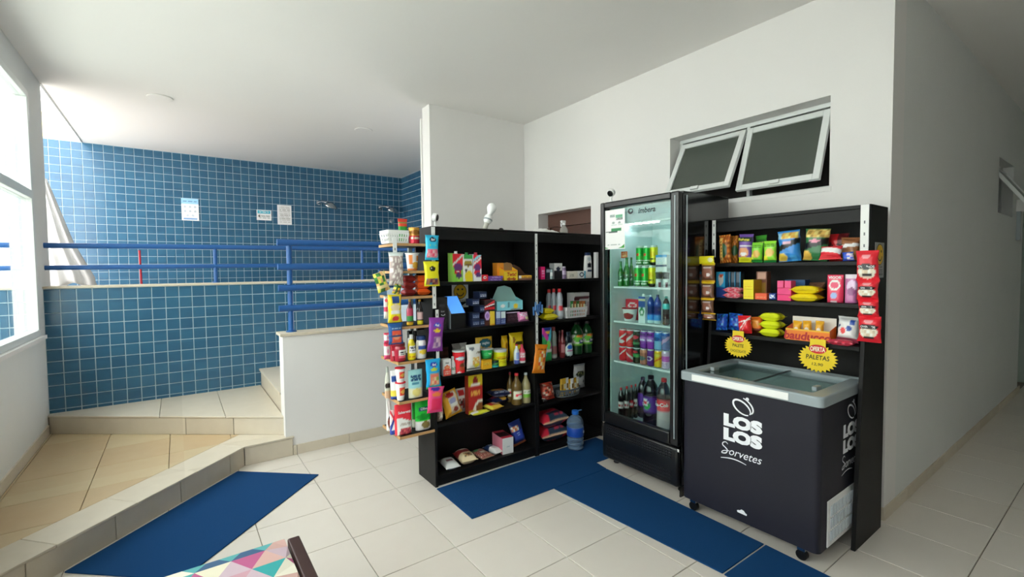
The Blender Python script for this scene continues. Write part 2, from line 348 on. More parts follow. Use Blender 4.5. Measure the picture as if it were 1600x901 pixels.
for k in range(5):                                               # border strip stones along the nose
    s0, s1 = -1.78+.41*k+.13, -1.78+.41*(k+1)+.13
    x0, x1 = .366+s0*dx, .366+s1*dx
    if k == 4: x0, x1 = x0, .366
    p = [(x0+J, x0+NOSE-.018), (x1-J, x1+NOSE-.018), (x1-.155-J, x1+.155+NOSE), (x0-.155+J, x0+.155+NOSE)]
    p = clip(p, -1, 0, -(XL+.002)); p = clip(p, -r2n, 1, R2[0][1]-r2n*R2[0][0]-.001) if p else p
    if p: slab('tread_stone', p, S1-.014, S1, STONE, st1)
p = [(.366+J, 3.94), (.71, 3.945), (.71, 4.03), (.366-.155+J, .366+.155+NOSE)]
p = clip(p, -r2n, 1, R2[0][1]-r2n*R2[0][0]-.001); slab('tread_stone', p, S1-.014, S1, STONE, st1)
p = [(.211+J, 4.108+J), (.71, 4.032), (.60, 4.4), (.50, 4.397)]
p = clip(p, -r2n, 1, R2[0][1]-r2n*R2[0][0]-.001); slab('tread_stone', p, S1-.014, S1, STONE, st1)
for k in range(5):                                               # riser stones
    s0, s1 = -1.78+.41*k, -1.78+.41*(k+1)
    xa_, xb_ = .366+s0*dx, min(.366, .366+s1*dx)
    if k == 4: xb_ = .366
    if xb_ < XL: continue
    xa_ = max(xa_, XL+.002)
    slab('riser_stone', [(xa_+J, xa_+NOSE-.006), (xb_-J, xb_+NOSE-.006), (xb_-J-.006, xb_+NOSE+.006), (xa_+J-.006, xa_+NOSE+.006)], 0, S1-.016, STONE, st1)
slab('riser_stone', [(.369, 3.948), (.70, 3.948), (.70, 3.965), (.369, 3.965)], 0, S1-.016, STONE, st1)
st2 = struct(MB().prism([(XL, r2(XL)+.004), (.655, r2(.655)+.004), (.655, 5.32), (XL, 5.32)], S1-.02, S2-.016).build('stair_landing', GROUT), 'pale stone landing before the tiled wall')
p0 = [(XL+.002, r2(XL)-.012), (.655, r2(.655)-.012), (.655, 5.31), (XL+.002, 5.31)]
for a, b in ((XL, -.15), (-.15, .28), (.28, .70)):
    p = clip(clip(p0, -1, 0, -a-J), 1, 0, b-J); slab('tread_stone', p, S2-.014, S2, STONE, st2)
for a, b in ((XL+.01, .02), (.02, .33), (.33, .655)):
    slab('riser_stone', [(a+J, r2(a)-.004), (b-J, r2(b)-.004), (b-J, r2(b)+.006), (a+J, r2(a)+.006)], S1, S2-.016, STONE, st2)
st3 = struct(MB().box(.662, 1.95, 4.13, 5.3, 0, S3-.02).build('stair_step', STONE), 'pale stone step rising behind the white parapet')
slab('tread_stone', [(.645, 4.13), (1.1, 4.13), (1.1, 5.3), (.645, 5.3)], S3-.018, S3, STONE, st3); slab('tread_stone', [(1.103, 4.13), (1.95, 4.13), (1.95, 5.3), (1.103, 5.3)], S3-.018, S3, STONE, st3)
struct(MB().box(.652, 2.055, 3.962, 4.12, 0, .945).build('wall_parapet', WALL), 'low white parapet wall beside the steps')
struct(bevel(MB().box(.632, 2.055, 3.945, 4.135, .945, .968).build('trim_4', LEDGE), .004), 'stone coping of the parapet')
pb = struct(empty('baseboard_parapet', (1, 3.96, 0)), 'beige tile baseboard of the parapet')
for a, b in ((.70, .73), (.73, 1.139), (1.139, 1.548), (1.548, 1.957)):
    o = MB().box(a+.002, b-.002, 3.95, 3.962, 0, .075).build('baseboard_tile', STONE); o.parent = pb; o.matrix_parent_inverse = Matrix.Translation(-pb.location)
struct(MB().box(XL, XL+.012, 2.75, 5.22, S1, S1+.075).build('baseboard_left', STONE), 'stone baseboard under the long window')

# ------------------------------------------------------------------ blue tiled walls
TB = 0.1
tm = MB(); h_ = TB/2-.0035; c_ = .002
tm.add([(-h_,0,-h_),(h_,0,-h_),(h_,0,h_),(-h_,0,h_),(-h_,-.003,-h_),(h_,-.003,-h_),(h_,-.003,h_),(-h_,-.003,h_),(-h_+c_,-.005,-h_+c_),(h_-c_,-.005,-h_+c_),(h_-c_,-.005,h_-c_),(-h_+c_,-.005,h_-c_)],
       [(0,1,5,4),(1,2,6,5),(2,3,7,6),(3,0,4,7),(4,5,9,8),(5,6,10,9),(6,7,11,10),(7,4,8,11),(8,9,10,11)])
def tiled(wallo, x0, x1, z0, z1, Y, limit, topz):
    cells = []
    nz = int((topz-z0)/TB)+1; k = 0
    x = x0
    while x < x1:
        for j in range(nz):
            zc = topz-TB*(j+.5)
            if zc < z0-.02: continue
            cells.append((x+TB/2, zc))
        x += TB
    cells.sort(key=lambda c: c[0]); first = None; rest = MB()
    for i, (cx, cz) in enumerate(cells):
        if i < limit:
            if first is None: o = first = tm.build('wall_tile', BTILE, wallo)
            else: o = bpy.data.objects.new('wall_tile', first.data); COL.objects.link(o); o.parent = wallo
            o.location = (cx, Y, cz)
        else: rest.add([(v[0]+cx, v[1]+Y, v[2]+cz) for v in tm.V], tm.F)
    if rest.V: r = rest.build('wall_tiles', BTILE, wallo); r['kind'] = 'stuff'
low = struct(MB().box(-1.5, 2.6, 5.31, 5.52, 0, 1.33).build('wall_low_tiled', WGROUT), 'lower blue tiled wall behind the landing')
tiled(low, XL-.5, 1.92, .29, 1.33, 5.31, 300, 1.327)
struct(bevel(MB().box(-1.5, 2.6, 5.29, 5.54, 1.33, 1.349).build('trim_5', LEDGE), .004), 'stone ledge on the lower tiled wall')
bk = struct(MB().box(-1.30, 3.4, YB, YB+.15, 1.1, ZC+.02).build('wall_rear_tiled', WGROUT), 'tall blue tiled wall at the back of the showers')
tiled(bk, -1.30, 3.24, 1.27, ZC, YB, 300, 3.07)
rs = struct(MB().box(3.255, 3.4, 4.36, YB, 1.1, ZC).build('wall_shower_side', WGROUT), 'blue tiled side wall of the showers')
rest = MB()
for i in range(34):
    for j in range(18):
        cy, cz = YB-.008-TB*(i+.5), 3.07-TB*(j+.5)
        rest.add([(3.255+v[1], cy-v[0], v[2]+cz) for v in tm.V], tm.F)
r = rest.build('wall_tiles', BTILE, rs); r['kind'] = 'stuff'
struct(MB().box(-1.7, 3.3, 5.5, YB, 1.2, 1.3).build('floor_upper_deck', mat('deck_stone', '8c877e', .6, var=.1)), 'raised shower deck behind the ledge')
# the yard beyond the windows
YARD = mat('yard_concrete', 'b4b4b0', .8, var=.06, scale=3)
struct(MB().box(-45, XL-.15, -40, 60, -.4, -.125).build('floor_yard', YARD))
struct(MB().box(-4.2, -4.0, -6, 12, -.3, 2.6).build('wall_yard', mat('yard_wall_paint', 'efeeeb', .8, var=.03)), 'sunlit white boundary wall of the yard')

nb = tag(empty('neighbour_building', (-2.6, 9.6, 0)), 'slim yellow corner of a neighbouring building glimpsed above the tiled wall', 'building')
for n_, b_3, m_3 in (('wall', (-1.58, -1.36, 9.2, 10.2, 0, 3.72), mat('yellow_facade', 'e6cf8a', .8)), ('eave', (-1.6, -1.28, 9.1, 10.3, 3.72, 3.86), WALL)):
    o = MB().box(*b_3).build(n_, m_3); o.parent = nb; o.matrix_parent_inverse = Matrix.Translation(-nb.location)

# ------------------------------------------------------------------ railings
def railing(name, label, rails, posts):
    root = empty(name, posts[0][:3] if posts else rails[0][0]); tag(root, label, 'railing')
    def ch(o): o.parent = root; o.matrix_parent_inverse = Matrix.Translation(-root.location); return o
    for a, b, r in rails: ch(autosm(MB().tube([a, b], r, 14).build('rail', BLUEP)))
    for x, y, z0, z1, r in posts:
        ch(autosm(MB().tube([(x, y, z0), (x, y, z1)], r, 12).build('post', BLUEP)))
        ch(autosm(MB().lathe([(r*1.9, 0), (r*1.9, .006), (r*1.2, .012)], x, y, z0, 16).build('post_flange', BLUEP)))
    return root
railing('railing', 'blue tubular railing with four rails standing on the white parapet',
        [((.645, 4.04, z), (2.05, 4.04, z), .026) for z in (1.681, 1.487, 1.32, 1.158)], [(.732, 4.05, .968, 1.67, .021), (1.85, 4.05, .968, 1.67, .021)])
railing('railing', 'blue railing with two long rails along the tiled ledge',
        [((-1.5, 5.42, 1.685), (2.6, 5.42, 1.715), .023), ((-1.5, 5.42, 1.498), (2.6, 5.42, 1.53), .021)],
        [(.312, 5.42, 1.349, 1.69, .017), (1.76, 5.42, 1.349, 1.69, .014), (1.965, 5.42, 1.349, 1.69, .016)])

# ------------------------------------------------------------------ shop furniture
def kid(root, o):
    o.parent = root; o.matrix_parent_inverse = Matrix.Translation(-root.location); return o
AY0, AY1 = 2.765, 3.03            # depth of the long shelf unit
AX0, AXM, AX1 = 1.352, 2.225, 2.952
AH = 1.737
ROWL = (1.368, 1.048, .738, .42, .072); ROWR = (1.368, 1.045, .722, .395, .06)
def unit(label, x0, x1, rows, side_l=True):
    root = tag(empty('shelf_unit', ((x0+x1)/2, (AY0+AY1)/2, 0)), label, 'shelf', 'black shelf units')
    def p(n, b): return bevel(kid(root, MB().box(*b).build(n, BLACK)), .0025)
    p('side_panel', (x0, x0+.02, AY0, AY1, 0, AH)); p('side_panel', (x1-.02, x1, AY0, AY1, 0, AH))
    p('back_panel', (x0+.02, x1-.02, AY1-.012, AY1, .03, AH-.02)); p('top_board', (x0+.0205, x1-.0205, AY0, AY1-.0125, AH-.02, AH))
    p('fascia', (x0+.0205, x1-.0205, AY0, AY0+.018, AH-.085, AH-.0205))
    for k, z in enumerate(rows): p('shelf_board', (x0+.0205, x1-.0205, AY0+.004, AY1-.0125, z-.02, z))
    p('kickboard', (x0+.0205, x1-.0205, AY0+.012, AY0+.027, .002, rows[-1]-.0205))
    return root
unit('black shelf unit nearest the parapet with juice cartons on its top row', AX0, AXM, ROWL)
unit('black shelf unit beside the glass door fridge with cleaning bottles', AXM+.001, AX1, ROWR)
# wooden cantilever boards on its end
WROW = (1.620, 1.447, 1.285, 1.095, .872, .620, .397)
wn = ('top board of the end rack carrying a white basket', 'second board of the end rack carrying a noodle cup', 'third board of the end rack carrying orange packets', 'fourth board of the end rack carrying two sauce bottles', 'fifth board of the end rack carrying mustard and mayonnaise', 'sixth board of the end rack carrying red lidded cups', 'lowest board of the end rack carrying a red and a green pouch')
rack = tag(empty('end_rack', (AX0-.12, 2.9, .35)), 'light wood edged rack of seven boards on the end of the black shelf', 'rack')
WX0 = 1.113
for z, l in zip(WROW, wn):
    b = kid(rack, bevel(MB().prism([(WX0+.004, AY0), (AX0-.002, AY0), (AX0-.002, 3.06), (WX0+.004, 3.06)], z-.015, z).build('board', BLACK), .001)); b['label'] = l
    e = kid(rack, MB().box(WX0, AX0-.002, AY0-.006, AY0-.0005, z-.016, z+.0005).build('board_edge', WOOD)); e2 = kid(rack, MB().box(WX0-.006, WX0+.003, AY0-.006, 3.06, z-.016, z+.0005).build('board_edge', WOOD))
    kid(rack, MB().box(AX0-.05, AX0-.002, 2.90, 2.92, z-.05, z-.0155).build('bracket', BLKPL))
kid(rack, MB().box(AX0-.03, AX0-.004, 3.062, 3.085, .34, 1.72).build('upright', GREYPL))
# snack shelf on the right, its sides widening towards the floor
CX1 = 3.12; CY0, CY1 = .85, 1.705; CH = 1.763
def cxf(z): return 2.742+(2.868-2.742)*z/CH
snack = tag(empty('shelf_unit', (2.95, 1.29, 0)), 'black snack shelf above the ice cream chest with crisp packets', 'shelf', 'black shelf units')
def side(y0, y1):
    V = [(cxf(0), y0, 0), (CX1, y0, 0), (CX1, y0, CH), (cxf(CH), y0, CH)]; V += [(v[0], y1, v[2]) for v in V]
    return bevel(kid(snack, mk('side_panel', V, [(0,1,2,3),(7,6,5,4),(0,4,5,1),(1,5,6,2),(2,6,7,3),(3,7,4,0)], BLACK)), .0025)
side(CY0, CY0+.02); side(CY1-.02, CY1)
CROW = (1.474, 1.252, 1.034)
def sp(n, b, m=BLACK): return bevel(kid(snack, MB().box(*b).build(n, m)), .0025)
sp('back_panel', (CX1-.012, CX1, CY0+.02, CY1-.02, .02, CH-.02)); sp('top_board', (cxf(CH), CX1-.012, CY0+.0205, CY1-.0205, CH-.02, CH)); sp('fascia', (cxf(CH), cxf(CH)+.018, CY0+.0205, CY1-.0205, CH-.088, CH-.0205))
for z in CROW: sp('shelf_board', (cxf(z)-.004, CX1-.0125, CY0+.0205, CY1-.0205, z-.022, z))

# glass door fridge
FX, FY0, FY1, FZ1 = 2.5, 1.715, 2.365, 1.925
FB = 3.08
fr = tag(empty('display_fridge', (FX+.3, (FY0+FY1)/2, 0)), 'tall black glass door drinks fridge with lit shelves and a logo', 'fridge')
def fp(n, b, m, bw=.004, par=None): return bevel(kid(fr, MB().box(*b).build(n, m)), bw)
LIN = mat('fridge_liner', 'd6e6e6', .4, var=.02)
xb0 = FX+.055
z0 = .055
fp('side_panel', (xb0, FB, FY0+.005, FY0+.045, z0, FZ1), BLKGL); fp('side_panel', (xb0, FB, FY1-.045, FY1-.005, z0, FZ1), BLKGL)
fp('top_panel', (xb0, FB, FY0+.0455, FY1-.0455, FZ1-.05, FZ1), BLKGL); fp('back_panel', (FB-.04, FB, FY0+.0455, FY1-.0455, z0, FZ1-.0505), BLKGL)
fp('machine_housing', (xb0+.02, FB-.041, FY0+.0455, FY1-.0455, z0, .33), BLKPL)
il0, il1 = FY0+.046, FY1-.046
ln = MB().box(xb0+.002, FB-.042, il0, il0+.006, .336, FZ1-.052).box(xb0+.002, FB-.042, il1-.006, il1, .336, FZ1-.052).box(FB-.05, FB-.042, il0+.006, il1-.006, .336, FZ1-.052).box(xb0+.002, FB-.05, il0+.006, il1-.006, .331, .337).box(xb0+.002, FB-.05, il0+.006, il1-.006, FZ1-.058, FZ1-.052)
kid(fr, ln.build('liner', LIN))
FROW = (1.318, 1.068, .775, .345)
WIRE = mat('white_wire', 'eef4f4', .35, var=.02)
for z in FROW[:3]:
    s = MB().box(xb0+.03, xb0+.04, il0+.008, il1-.008, z-.012, z).box(FB-.08, FB-.07, il0+.008, il1-.008, z-.01, z-.001)
    n = 18
    for k in range(n+1):
        yy = il0+.012+(il1-il0-.024)*k/n; s.box(xb0+.0405, FB-.081, yy-.002, yy+.002, z-.006, z-.0005)
    kid(fr, s.build('wire_shelf', WIRE))
GLINT = mat('glint_block', 'f2fbff', .4, emit=12.0)  # added glow, stands in for bright window reflections on the door glass
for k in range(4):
    yy = 2.275-.075*k; kid(fr, MB().box(2.708, 2.732, yy-.024, yy+.024, 1.766, 1.774).build('glint_block', GLINT))
kid(fr, MB().box(2.70, 2.74, il0+.007, il1-.007, 1.7745, 1.786).build('glint_bar', WIRE))  # added bar that carries the glowing blocks
# door: frame bars, pane, logo, grille below
DZ0 = .325
door = MB()
b_ = .045
bars = (('door_frame_bar', (FX, FX+.045, FY0, FY0+b_+.015, DZ0, FZ1-.004)), ('door_frame_bar', (FX, FX+.045, FY1-b_+.008, FY1, DZ0, FZ1-.004)), ('door_frame_bar', (FX, FX+.045, FY0+b_+.0155, FY1-b_+.0075, FZ1-.05, FZ1-.004)), ('door_frame_bar', (FX, FX+.045, FY0+b_+.0155, FY1-b_+.0075, DZ0, DZ0+.082)))
for n, b in bars: fp(n, b, BLKPL, .01)
fp('door_trim', (FX-.004, FX+.004, FY0+.02, FY0+.028, DZ0+.05, FZ1-.03), GREYPL, .001); 
kid(fr, MB().box(FX+.018, FX+.024, FY0+b_+.0155, FY1-b_+.0075, DZ0+.082, FZ1-.05).build('door_pane', SHOW))
gr = kid(fr, autosm(bevel(MB().box(FX+.01, FX+.05, FY0+.004, FY1-.004, .06, DZ0-.008).build('lower_grille', BLKPL), .022, 4)))
cells = MB()
for band in ((.235, .305), (.078, .165)):
    nr = 4
    for r_ in range(nr):
        zz = band[0]+(band[1]-band[0])*(r_+.5)/nr
        for c in range(26):
            yy = FY0+.05+(FY1-FY0-.1)*(c+.5)/26; cells.box(FX+.003, FX+.011, yy-.0085, yy+.0085, zz-.0045, zz+.0045)
q = kid(fr, cells.build('grille_bars', mat('grille_grey', '24262b', .4, var=.1))); q['kind'] = 'stuff'
for yy in (FY0+.05, FY1-.05):
    for xx in (FX+.12, FB-.06): kid(fr, autosm(MB().lathe([(.02, 0), (.024, .006), (.02, .02), (.012, .025), (.012, .056)], xx, yy, 0.001, 14).build('foot', BLKPL)))
kid(fr, MB().box(FX-.001, FX+.02, FY0-.012, FY0, .30, .318).build('door_hinge', CHROME)); kid(fr, MB().box(FX+.03, FX+.09, FY0-.004, FY0+.005, .002, .06).build('side_foot_cover', BLKPL))
kid(fr, autosm(MB().tube([(xb0+.03, FY0-.002, 1.9), (xb0+.025, FY0-.004, 1.2), (xb0+.03, FY0-.006, .6), (xb0+.02, FY0-.01, .3), (xb0+.03, FY0-.006, .16), (xb0+.05, FY0-.004, .05)], .004, 8).build('power_cable', GREYPL)))
# printed logo on the header of the pane
lg = empty('logo', (FX+.0165, 1.985, 1.832)); lg.rotation_euler = (0, 0, -pi/2); lg.parent = fr; lg.matrix_parent_inverse = Matrix.Translation(-fr.location)
lettering('imbera', lg, .02, 0, 0, .036, '16242a', shear=.2, off=.02)
V, F = [], []
for k in range(20):
    a = 2*pi*k/20; V += [(-.115+.023*cos(a), 0, .004+.019*sin(a)), (-.112+.013*cos(a)*(1 if k < 10 else .75), -.0002, .007+.010*sin(a))]
for k in range(20): F.append((2*k, 2*((k+1) % 20), 2*((k+1) % 20)+1, 2*k+1))
mk('logo_mark', V, F, ink('16242a'), lg)

# ice cream chest
GX0, GX1, GY0, GY1, GZ0, GZ1 = 2.415, 3.0, .893, 1.625, .082, .79
ch = tag(empty('chest_freezer', ((GX0+GX1)/2, (GY0+GY1)/2, 0)), 'black ice cream chest freezer with white lettering and sliding glass lids', 'freezer')
def R(x0, x1, y0, y1, r, seg=5):
    P = []
    for cx, cy, a0 in ((x1-r,y0+r,-pi/2),(x1-r,y1-r,0),(x0+r,y1-r,pi/2),(x0+r,y0+r,pi)):
        for i in range(seg+1): a = a0+pi/2*i/seg; P.append((cx+r*cos(a), cy+r*sin(a)))
    return P
def shell(x0, x1, y0, y1, z0, z1, r, t, bottom, name, m, ri=None):
    o_, i_ = R(x0, x1, y0, y1, r), R(x0+t, x1-t, y0+t, y1-t, ri or max(r-t, .008)); n = len(o_)
    V = [(p[0], p[1], z0) for p in o_]+[(p[0], p[1], z1) for p in o_]+[(p[0], p[1], z1) for p in i_]+[(p[0], p[1], bottom) for p in i_]
    F = []
    for k in range(n):
        j = (k+1) % n; F += [(k, j, n+j, n+k), (n+k, n+j, 2*n+j, 2*n+k), (2*n+k, 2*n+j, 3*n+j, 3*n+k)]
    F.append(tuple(range(n-1, -1, -1))); F.append(tuple(range(3*n, 4*n)))
    return autosm(kid(ch, mk(name, V, F, m)))
shell(GX0, GX1, GY0, GY1, GZ0, GZ1, .03, .05, .7, 'body', FRZ)
shell(GX0+.051, GX1-.051, GY0+.051, GY1-.051, .702, GZ1+.004, .02, .006, .708, 'liner', mat('freezer_liner', 'd3e2e2', .4, var=.04))
LZ = .79
_lf = shell(GX0-.012, GX1+.006, GY0-.012, GY1+.012, LZ, LZ+.05, .025, .072, LZ+.002, 'lid_frame', GREYPL)
me = _lf.data; bm = bmesh.new(); bm.from_mesh(me); bm.faces.ensure_lookup_table(); bmesh.ops.delete(bm, geom=[bm.faces[-1], bm.faces[-2]], context='FACES'); bm.to_mesh(me); bm.free(); bevel(_lf, .008, 3)
kid(ch, bevel(MB().box(GX0-.0155, GX0-.011, 1.03, 1.555, LZ+.006, LZ+.042).build('front_strip', WHITEPL), .002))
gy = (GY0+GY1)/2
ICE = glass_mat('lid_glass', 'f3faf9', 1.2)
for nm, a, b, z in (('sliding_lid', gy-.015, GY1-.062, LZ+.036), ('sliding_lid', GY0+.062, gy+.015, LZ+.027)):
    l_ = kid(ch, MB().box(GX0+.062, GX1-.068, a, b, z, z+.005).build(nm, ICE))
    yy = b-.03 if a > gy-.1 else a+.03
    h = MB().box(GX0+.16, GX0+.22, yy-.012, yy+.012, z+.0055, z+.028).build('lid_handle', GREYPL); h.parent = l_; h.matrix_parent_inverse = Matrix.Translation(-ch.location).inverted() @ Matrix.Translation(-ch.location); bevel(h, .004)
    e = MB().box(GX0+.062, GX1-.068, (a if a > gy-.1 else b-.014), (a+.014 if a > gy-.1 else b), z+.0052, z+.008).build('lid_edge', mat('lid_edge_dark', '33383c', .35)); e.parent = l_
for k in range(4): kid(ch, MB().box(GX1-.055+.012*k, GX1-.051+.012*k, GY0+.02, GY1-.02, LZ+.0505, LZ+.054).build('lid_rail', GREYPL))
# white louvre on the side facing the corridor
gl = [(2.505, .30), (2.96, .30), (2.96, .095), (2.515, .095)]
bd = MB().box(2.50, 2.98, GY0-.006, GY0-.0005, .09, .318).build('side_grille', WHITEPL); kid(ch, autosm(bevel(bd, .02, 4)))
lv = MB()
for r_ in range(3):
    for c in range(22): xx = 2.53+.02*c; lv.box(xx, xx+.008, GY0-.010, GY0-.0055, .115+.062*r_, .165+.062*r_)
kid(ch, lv.build('louvre', mat('louvre_grey', 'c9d0d8', .4)))
for xx, yy in ((GX0+.05, GY0+.09), (GX0+.05, GY1-.05), (GX1-.05, GY0+.09), (GX1-.05, GY1-.05)):
    c = kid(ch, autosm(MB().tube([(xx-.012, yy, .027), (xx+.012, yy, .027)], .026, 16).build('caster_wheel', BLKPL)))
    kid(ch, MB().box(xx-.016, xx+.016, yy-.018, yy+.018, .05, .08).build('caster_fork', CHROME))
def los(root, sc, side=False):
    """two-line wordmark, ring mark above and handwriting below"""
    for z, s in ((.036, 'LOS'), (-.033, 'LOS')): lettering(s, root, 0, 0, z*sc, .062*sc, 'f2f4fb', w=.185*sc, off=.075, spacing=.98)
    def stroke(pts, r, name):
        V, F = [], []
        for i, p in enumerate(pts):
            a = pts[max(i-1, 0)]; b = pts[min(i+1, len(pts)-1)]; t = Vector((b[0]-a[0], b[1]-a[1])).normalized(); w_ = r*(.55+.45*sin(pi*i/(len(pts)-1)))
            V += [((p[0]-t.y*w_)*sc, -.0004, (p[1]+t.x*w_)*sc), ((p[0]+t.y*w_)*sc, -.0004, (p[1]-t.x*w_)*sc)]
        for i in range(len(pts)-1): F.append((2*i, 2*i+1, 2*i+3, 2*i+2))
        mk(name, V, F, ink('f2f4fb'), root)
    def ell(cx, cz, a, b, rot, t0, t1, n=30):
        out = []
        for k in range(n+1): t = t0+(t1-t0)*k/n; x, z = a*cos(t), b*sin(t); out.append((cx+x*cos(rot)-z*sin(rot), cz+x*sin(rot)+z*cos(rot)))
        return out
    stroke(ell(-.004, .113, .046, .026, -.55, -.1, 5.9), .0045, 'ring_mark'); stroke(ell(.004, .125, .050, .030, -.55, -.5, 1.95), .004, 'ring_mark')
    mk('ring_dot', [(.022*sc+.008*sc*cos(2*pi*k/12), -.0004, .158*sc+.008*sc*sin(2*pi*k/12)) for k in range(12)], [tuple(range(12))], ink('f2f4fb'), root)
    S = [(-.070,-.082),(-.080,-.074),(-.094,-.080),(-.096,-.092),(-.082,-.102),(-.072,-.112),(-.080,-.128),(-.100,-.132),(-.092,-.120),(-.062,-.112)]
    def smooth(P):
        out = []
        for i in range(len(P)-1):
            p0, p1, p2, p3 = P[max(i-1,0)], P[i], P[i+1], P[min(i+2,len(P)-1)]
            for k in range(6):
                t = k/6; out.append(tuple(.5*((2*p1[c])+(-p0[c]+p2[c])*t+(2*p0[c]-5*p1[c]+4*p2[c]-p3[c])*t*t+(-p0[c]+3*p1[c]-3*p2[c]+p3[c])*t**3) for c in (0,1)))
        return out+[P[-1]]
    stroke(smooth(S), .0028, 'handwriting')
    lettering('orvetes', root, .016, -.0004, -.116*sc, .03*sc, 'f2f4fb', w=.155*sc, shear=.35, name='handwriting')
    stroke([(-.105+.125*k/14, -.158+.012*sin(pi*k/14*.9)) for k in range(15)], .0026, 'underline')
lr = empty('wordmark', (GX0-.0012, 1.262, .575)); lr.rotation_euler = (0, 0, -pi/2); kid(ch, lr); los(lr, 1.13)
ls = empty('wordmark', (2.79, GY0-.0012, .575)); kid(ch, ls); los(ls, 1.13)
cl = empty('cloud_mark', (GX0-.0012, 1.26, .135)); cl.rotation_euler = (0, 0, -pi/2); kid(ch, cl)
mk('cloud', [(x_*.6, 0, z_*.6) for x_, z_ in ((-.04,-.012),(.042,-.014),(.046,.0),(.03,.008),(.018,.022),(-.004,.026),(-.02,.012),(-.036,.01),(-.046,0))], [tuple(range(8, -1, -1))], ink('f2f4fb'), cl)

# ------------------------------------------------------------------ goods: packs, bottles, cans
rng = random.Random(11)
def paint(base, layers, u, v, rd):
    c = lin(base)
    for L in layers:
        k = L[0]
        if k == 'r':
            if L[1] <= u <= L[3] and L[2] <= v <= L[4]: c = lin(L[5])
        elif k == 'e':
            if ((u-L[1])/L[3])**2+((v-L[2])/L[4])**2 <= 1: c = lin(L[5])
        elif k == 'd':      # slanted band: centre v at u=.5, half height, slope
            if abs(v-L[1]-(u-.5)*L[3]) <= L[2]: c = lin(L[4])
        elif k == 's':      # rows of fine print
            if L[1] <= u <= L[3] and L[2] <= v <= L[4]:
                q = (v-L[2])/(L[4]-L[2])*L[6]
                if q % 1 < .5 and (u*13+int(q)*5) % 4.3 > .7: c = lin(L[5])
        elif k == 'n':      # mottled picture: cells of the listed colours
            if L[1] <= u <= L[3] and L[2] <= v <= L[4]:
                i, j = int(u*L[6]), int(v*L[6]*1.2); c = lin(L[5][(i*7+j*13+i*j*3) % len(L[5])])
        elif k == 'o':      # scatter of dots
            i, j = u*L[6]-.5*(int(v*L[6]*1.3) % 2), v*L[6]*1.3; q = math.floor(i)*7.13+math.floor(j)*3.71; qx, qy = .22*sin(q*5.1), .22*sin(q*8.3)
            if L[1] <= u <= L[3] and L[2] <= v <= L[4] and (i % 1-.5+qx)**2+(j % 1-.5+qy)**2 < .15+.07*sin(q*2.7): c = lin(L[5])
    return c
def pillow(w, h, d, base, layers, seed=0, n=18, m=24, stand=False, seal=.07):
    """film pack with crimped ends; front faces -y, foot at z=0"""
    r = random.Random(seed); ph = [r.uniform(0, 6.28) for _ in range(6)]
    V, F, C = [], [], []
    for side in (-1, 1):
        k0 = len(V)
        for j in range(m+1):
            v = j/m
            for i in range(n+1):
                u = i/n
                e = max(0, 1-abs(2*u-1)**3.2)
                if stand: g_ = (1-.88*v**1.3)*(1 if v > .06 else .75+.25*v/.06)
                else: g_ = max(0, min(1, (v-seal)/.16))*max(0, min(1, (1-seal-v)/.16)); g_ = math.sqrt(max(0, g_)) if g_ < 1 else 1
                t = d/2*(e**.6)*g_
                wr = .035*d*sin(ph[0]+9*u+5*v)*sin(ph[1]+7*v+3*u)*(1 if side < 0 else .4)
                pin = 1-(0 if stand else .11*sin(pi*v)**.7+.018*sin(ph[2]+11*v)+.012*sin(ph[3]+23*v))
                zz = v*h; yy = side*(t+.0012)+wr*e
                xx = (u-.5)*w*pin+(0 if stand else .02*w*sin(ph[4]+3*v))
                if not stand and (v < seal or v > 1-seal): yy += .02*d*sin(u*40)*side*0+.002*sin(u*55)
                V.append((xx, yy, zz)); uu = u if side < 0 else 1-u
                C.append(paint(base, layers, uu, v, r))
        for j in range(m):
            for i in range(n):
                a = k0+j*(n+1)+i; q = (a, a+1, a+n+2, a+n+1); F.append(q if side < 0 else q[::-1])
    k1 = (n+1)*(m+1)
    for j in range(m): F += [(j*(n+1), (j+1)*(n+1), k1+(j+1)*(n+1), k1+j*(n+1))[::1], (j*(n+1)+n, k1+j*(n+1)+n, k1+(j+1)*(n+1)+n, (j+1)*(n+1)+n)]
    for i in range(n): F += [(i, k1+i, k1+i+1, i+1), (m*(n+1)+i, m*(n+1)+i+1, k1+m*(n+1)+i+1, k1+m*(n+1)+i)]
    return V, F, C
def pbox(w, h, d, base, layers, n=14, m=16, side=None, top=None):
    V, F, C = [], [], []
    for j in range(m+1):
        for i in range(n+1): V.append(((i/n-.5)*w, -d/2, j/m*h)); C.append(paint(base, layers, i/n, j/m, rng))
    for j in range(m):
        for i in range(n): a = j*(n+1)+i; F.append((a, a+1, a+n+2, a+n+1))
    x, y = w/2, d/2; sc, tc = lin(side or base), lin(top or side or base)
    for q, c in ((((x,-y,0),(x,y,0),(x,y,h),(x,-y,h)), sc), (((-x,y,0),(-x,-y,0),(-x,-y,h),(-x,y,h)), sc), (((x,y,0),(-x,y,0),(-x,y,h),(x,y,h)), sc), (((-x,-y,h),(x,-y,h),(x,y,h),(-x,y,h)), tc), (((-x,y,0),(x,y,0),(x,-y,0),(-x,-y,0)), tc)):
        k = len(V); V += q; C += [c]*4; F.append((k, k+1, k+2, k+3))
    return V, F, C
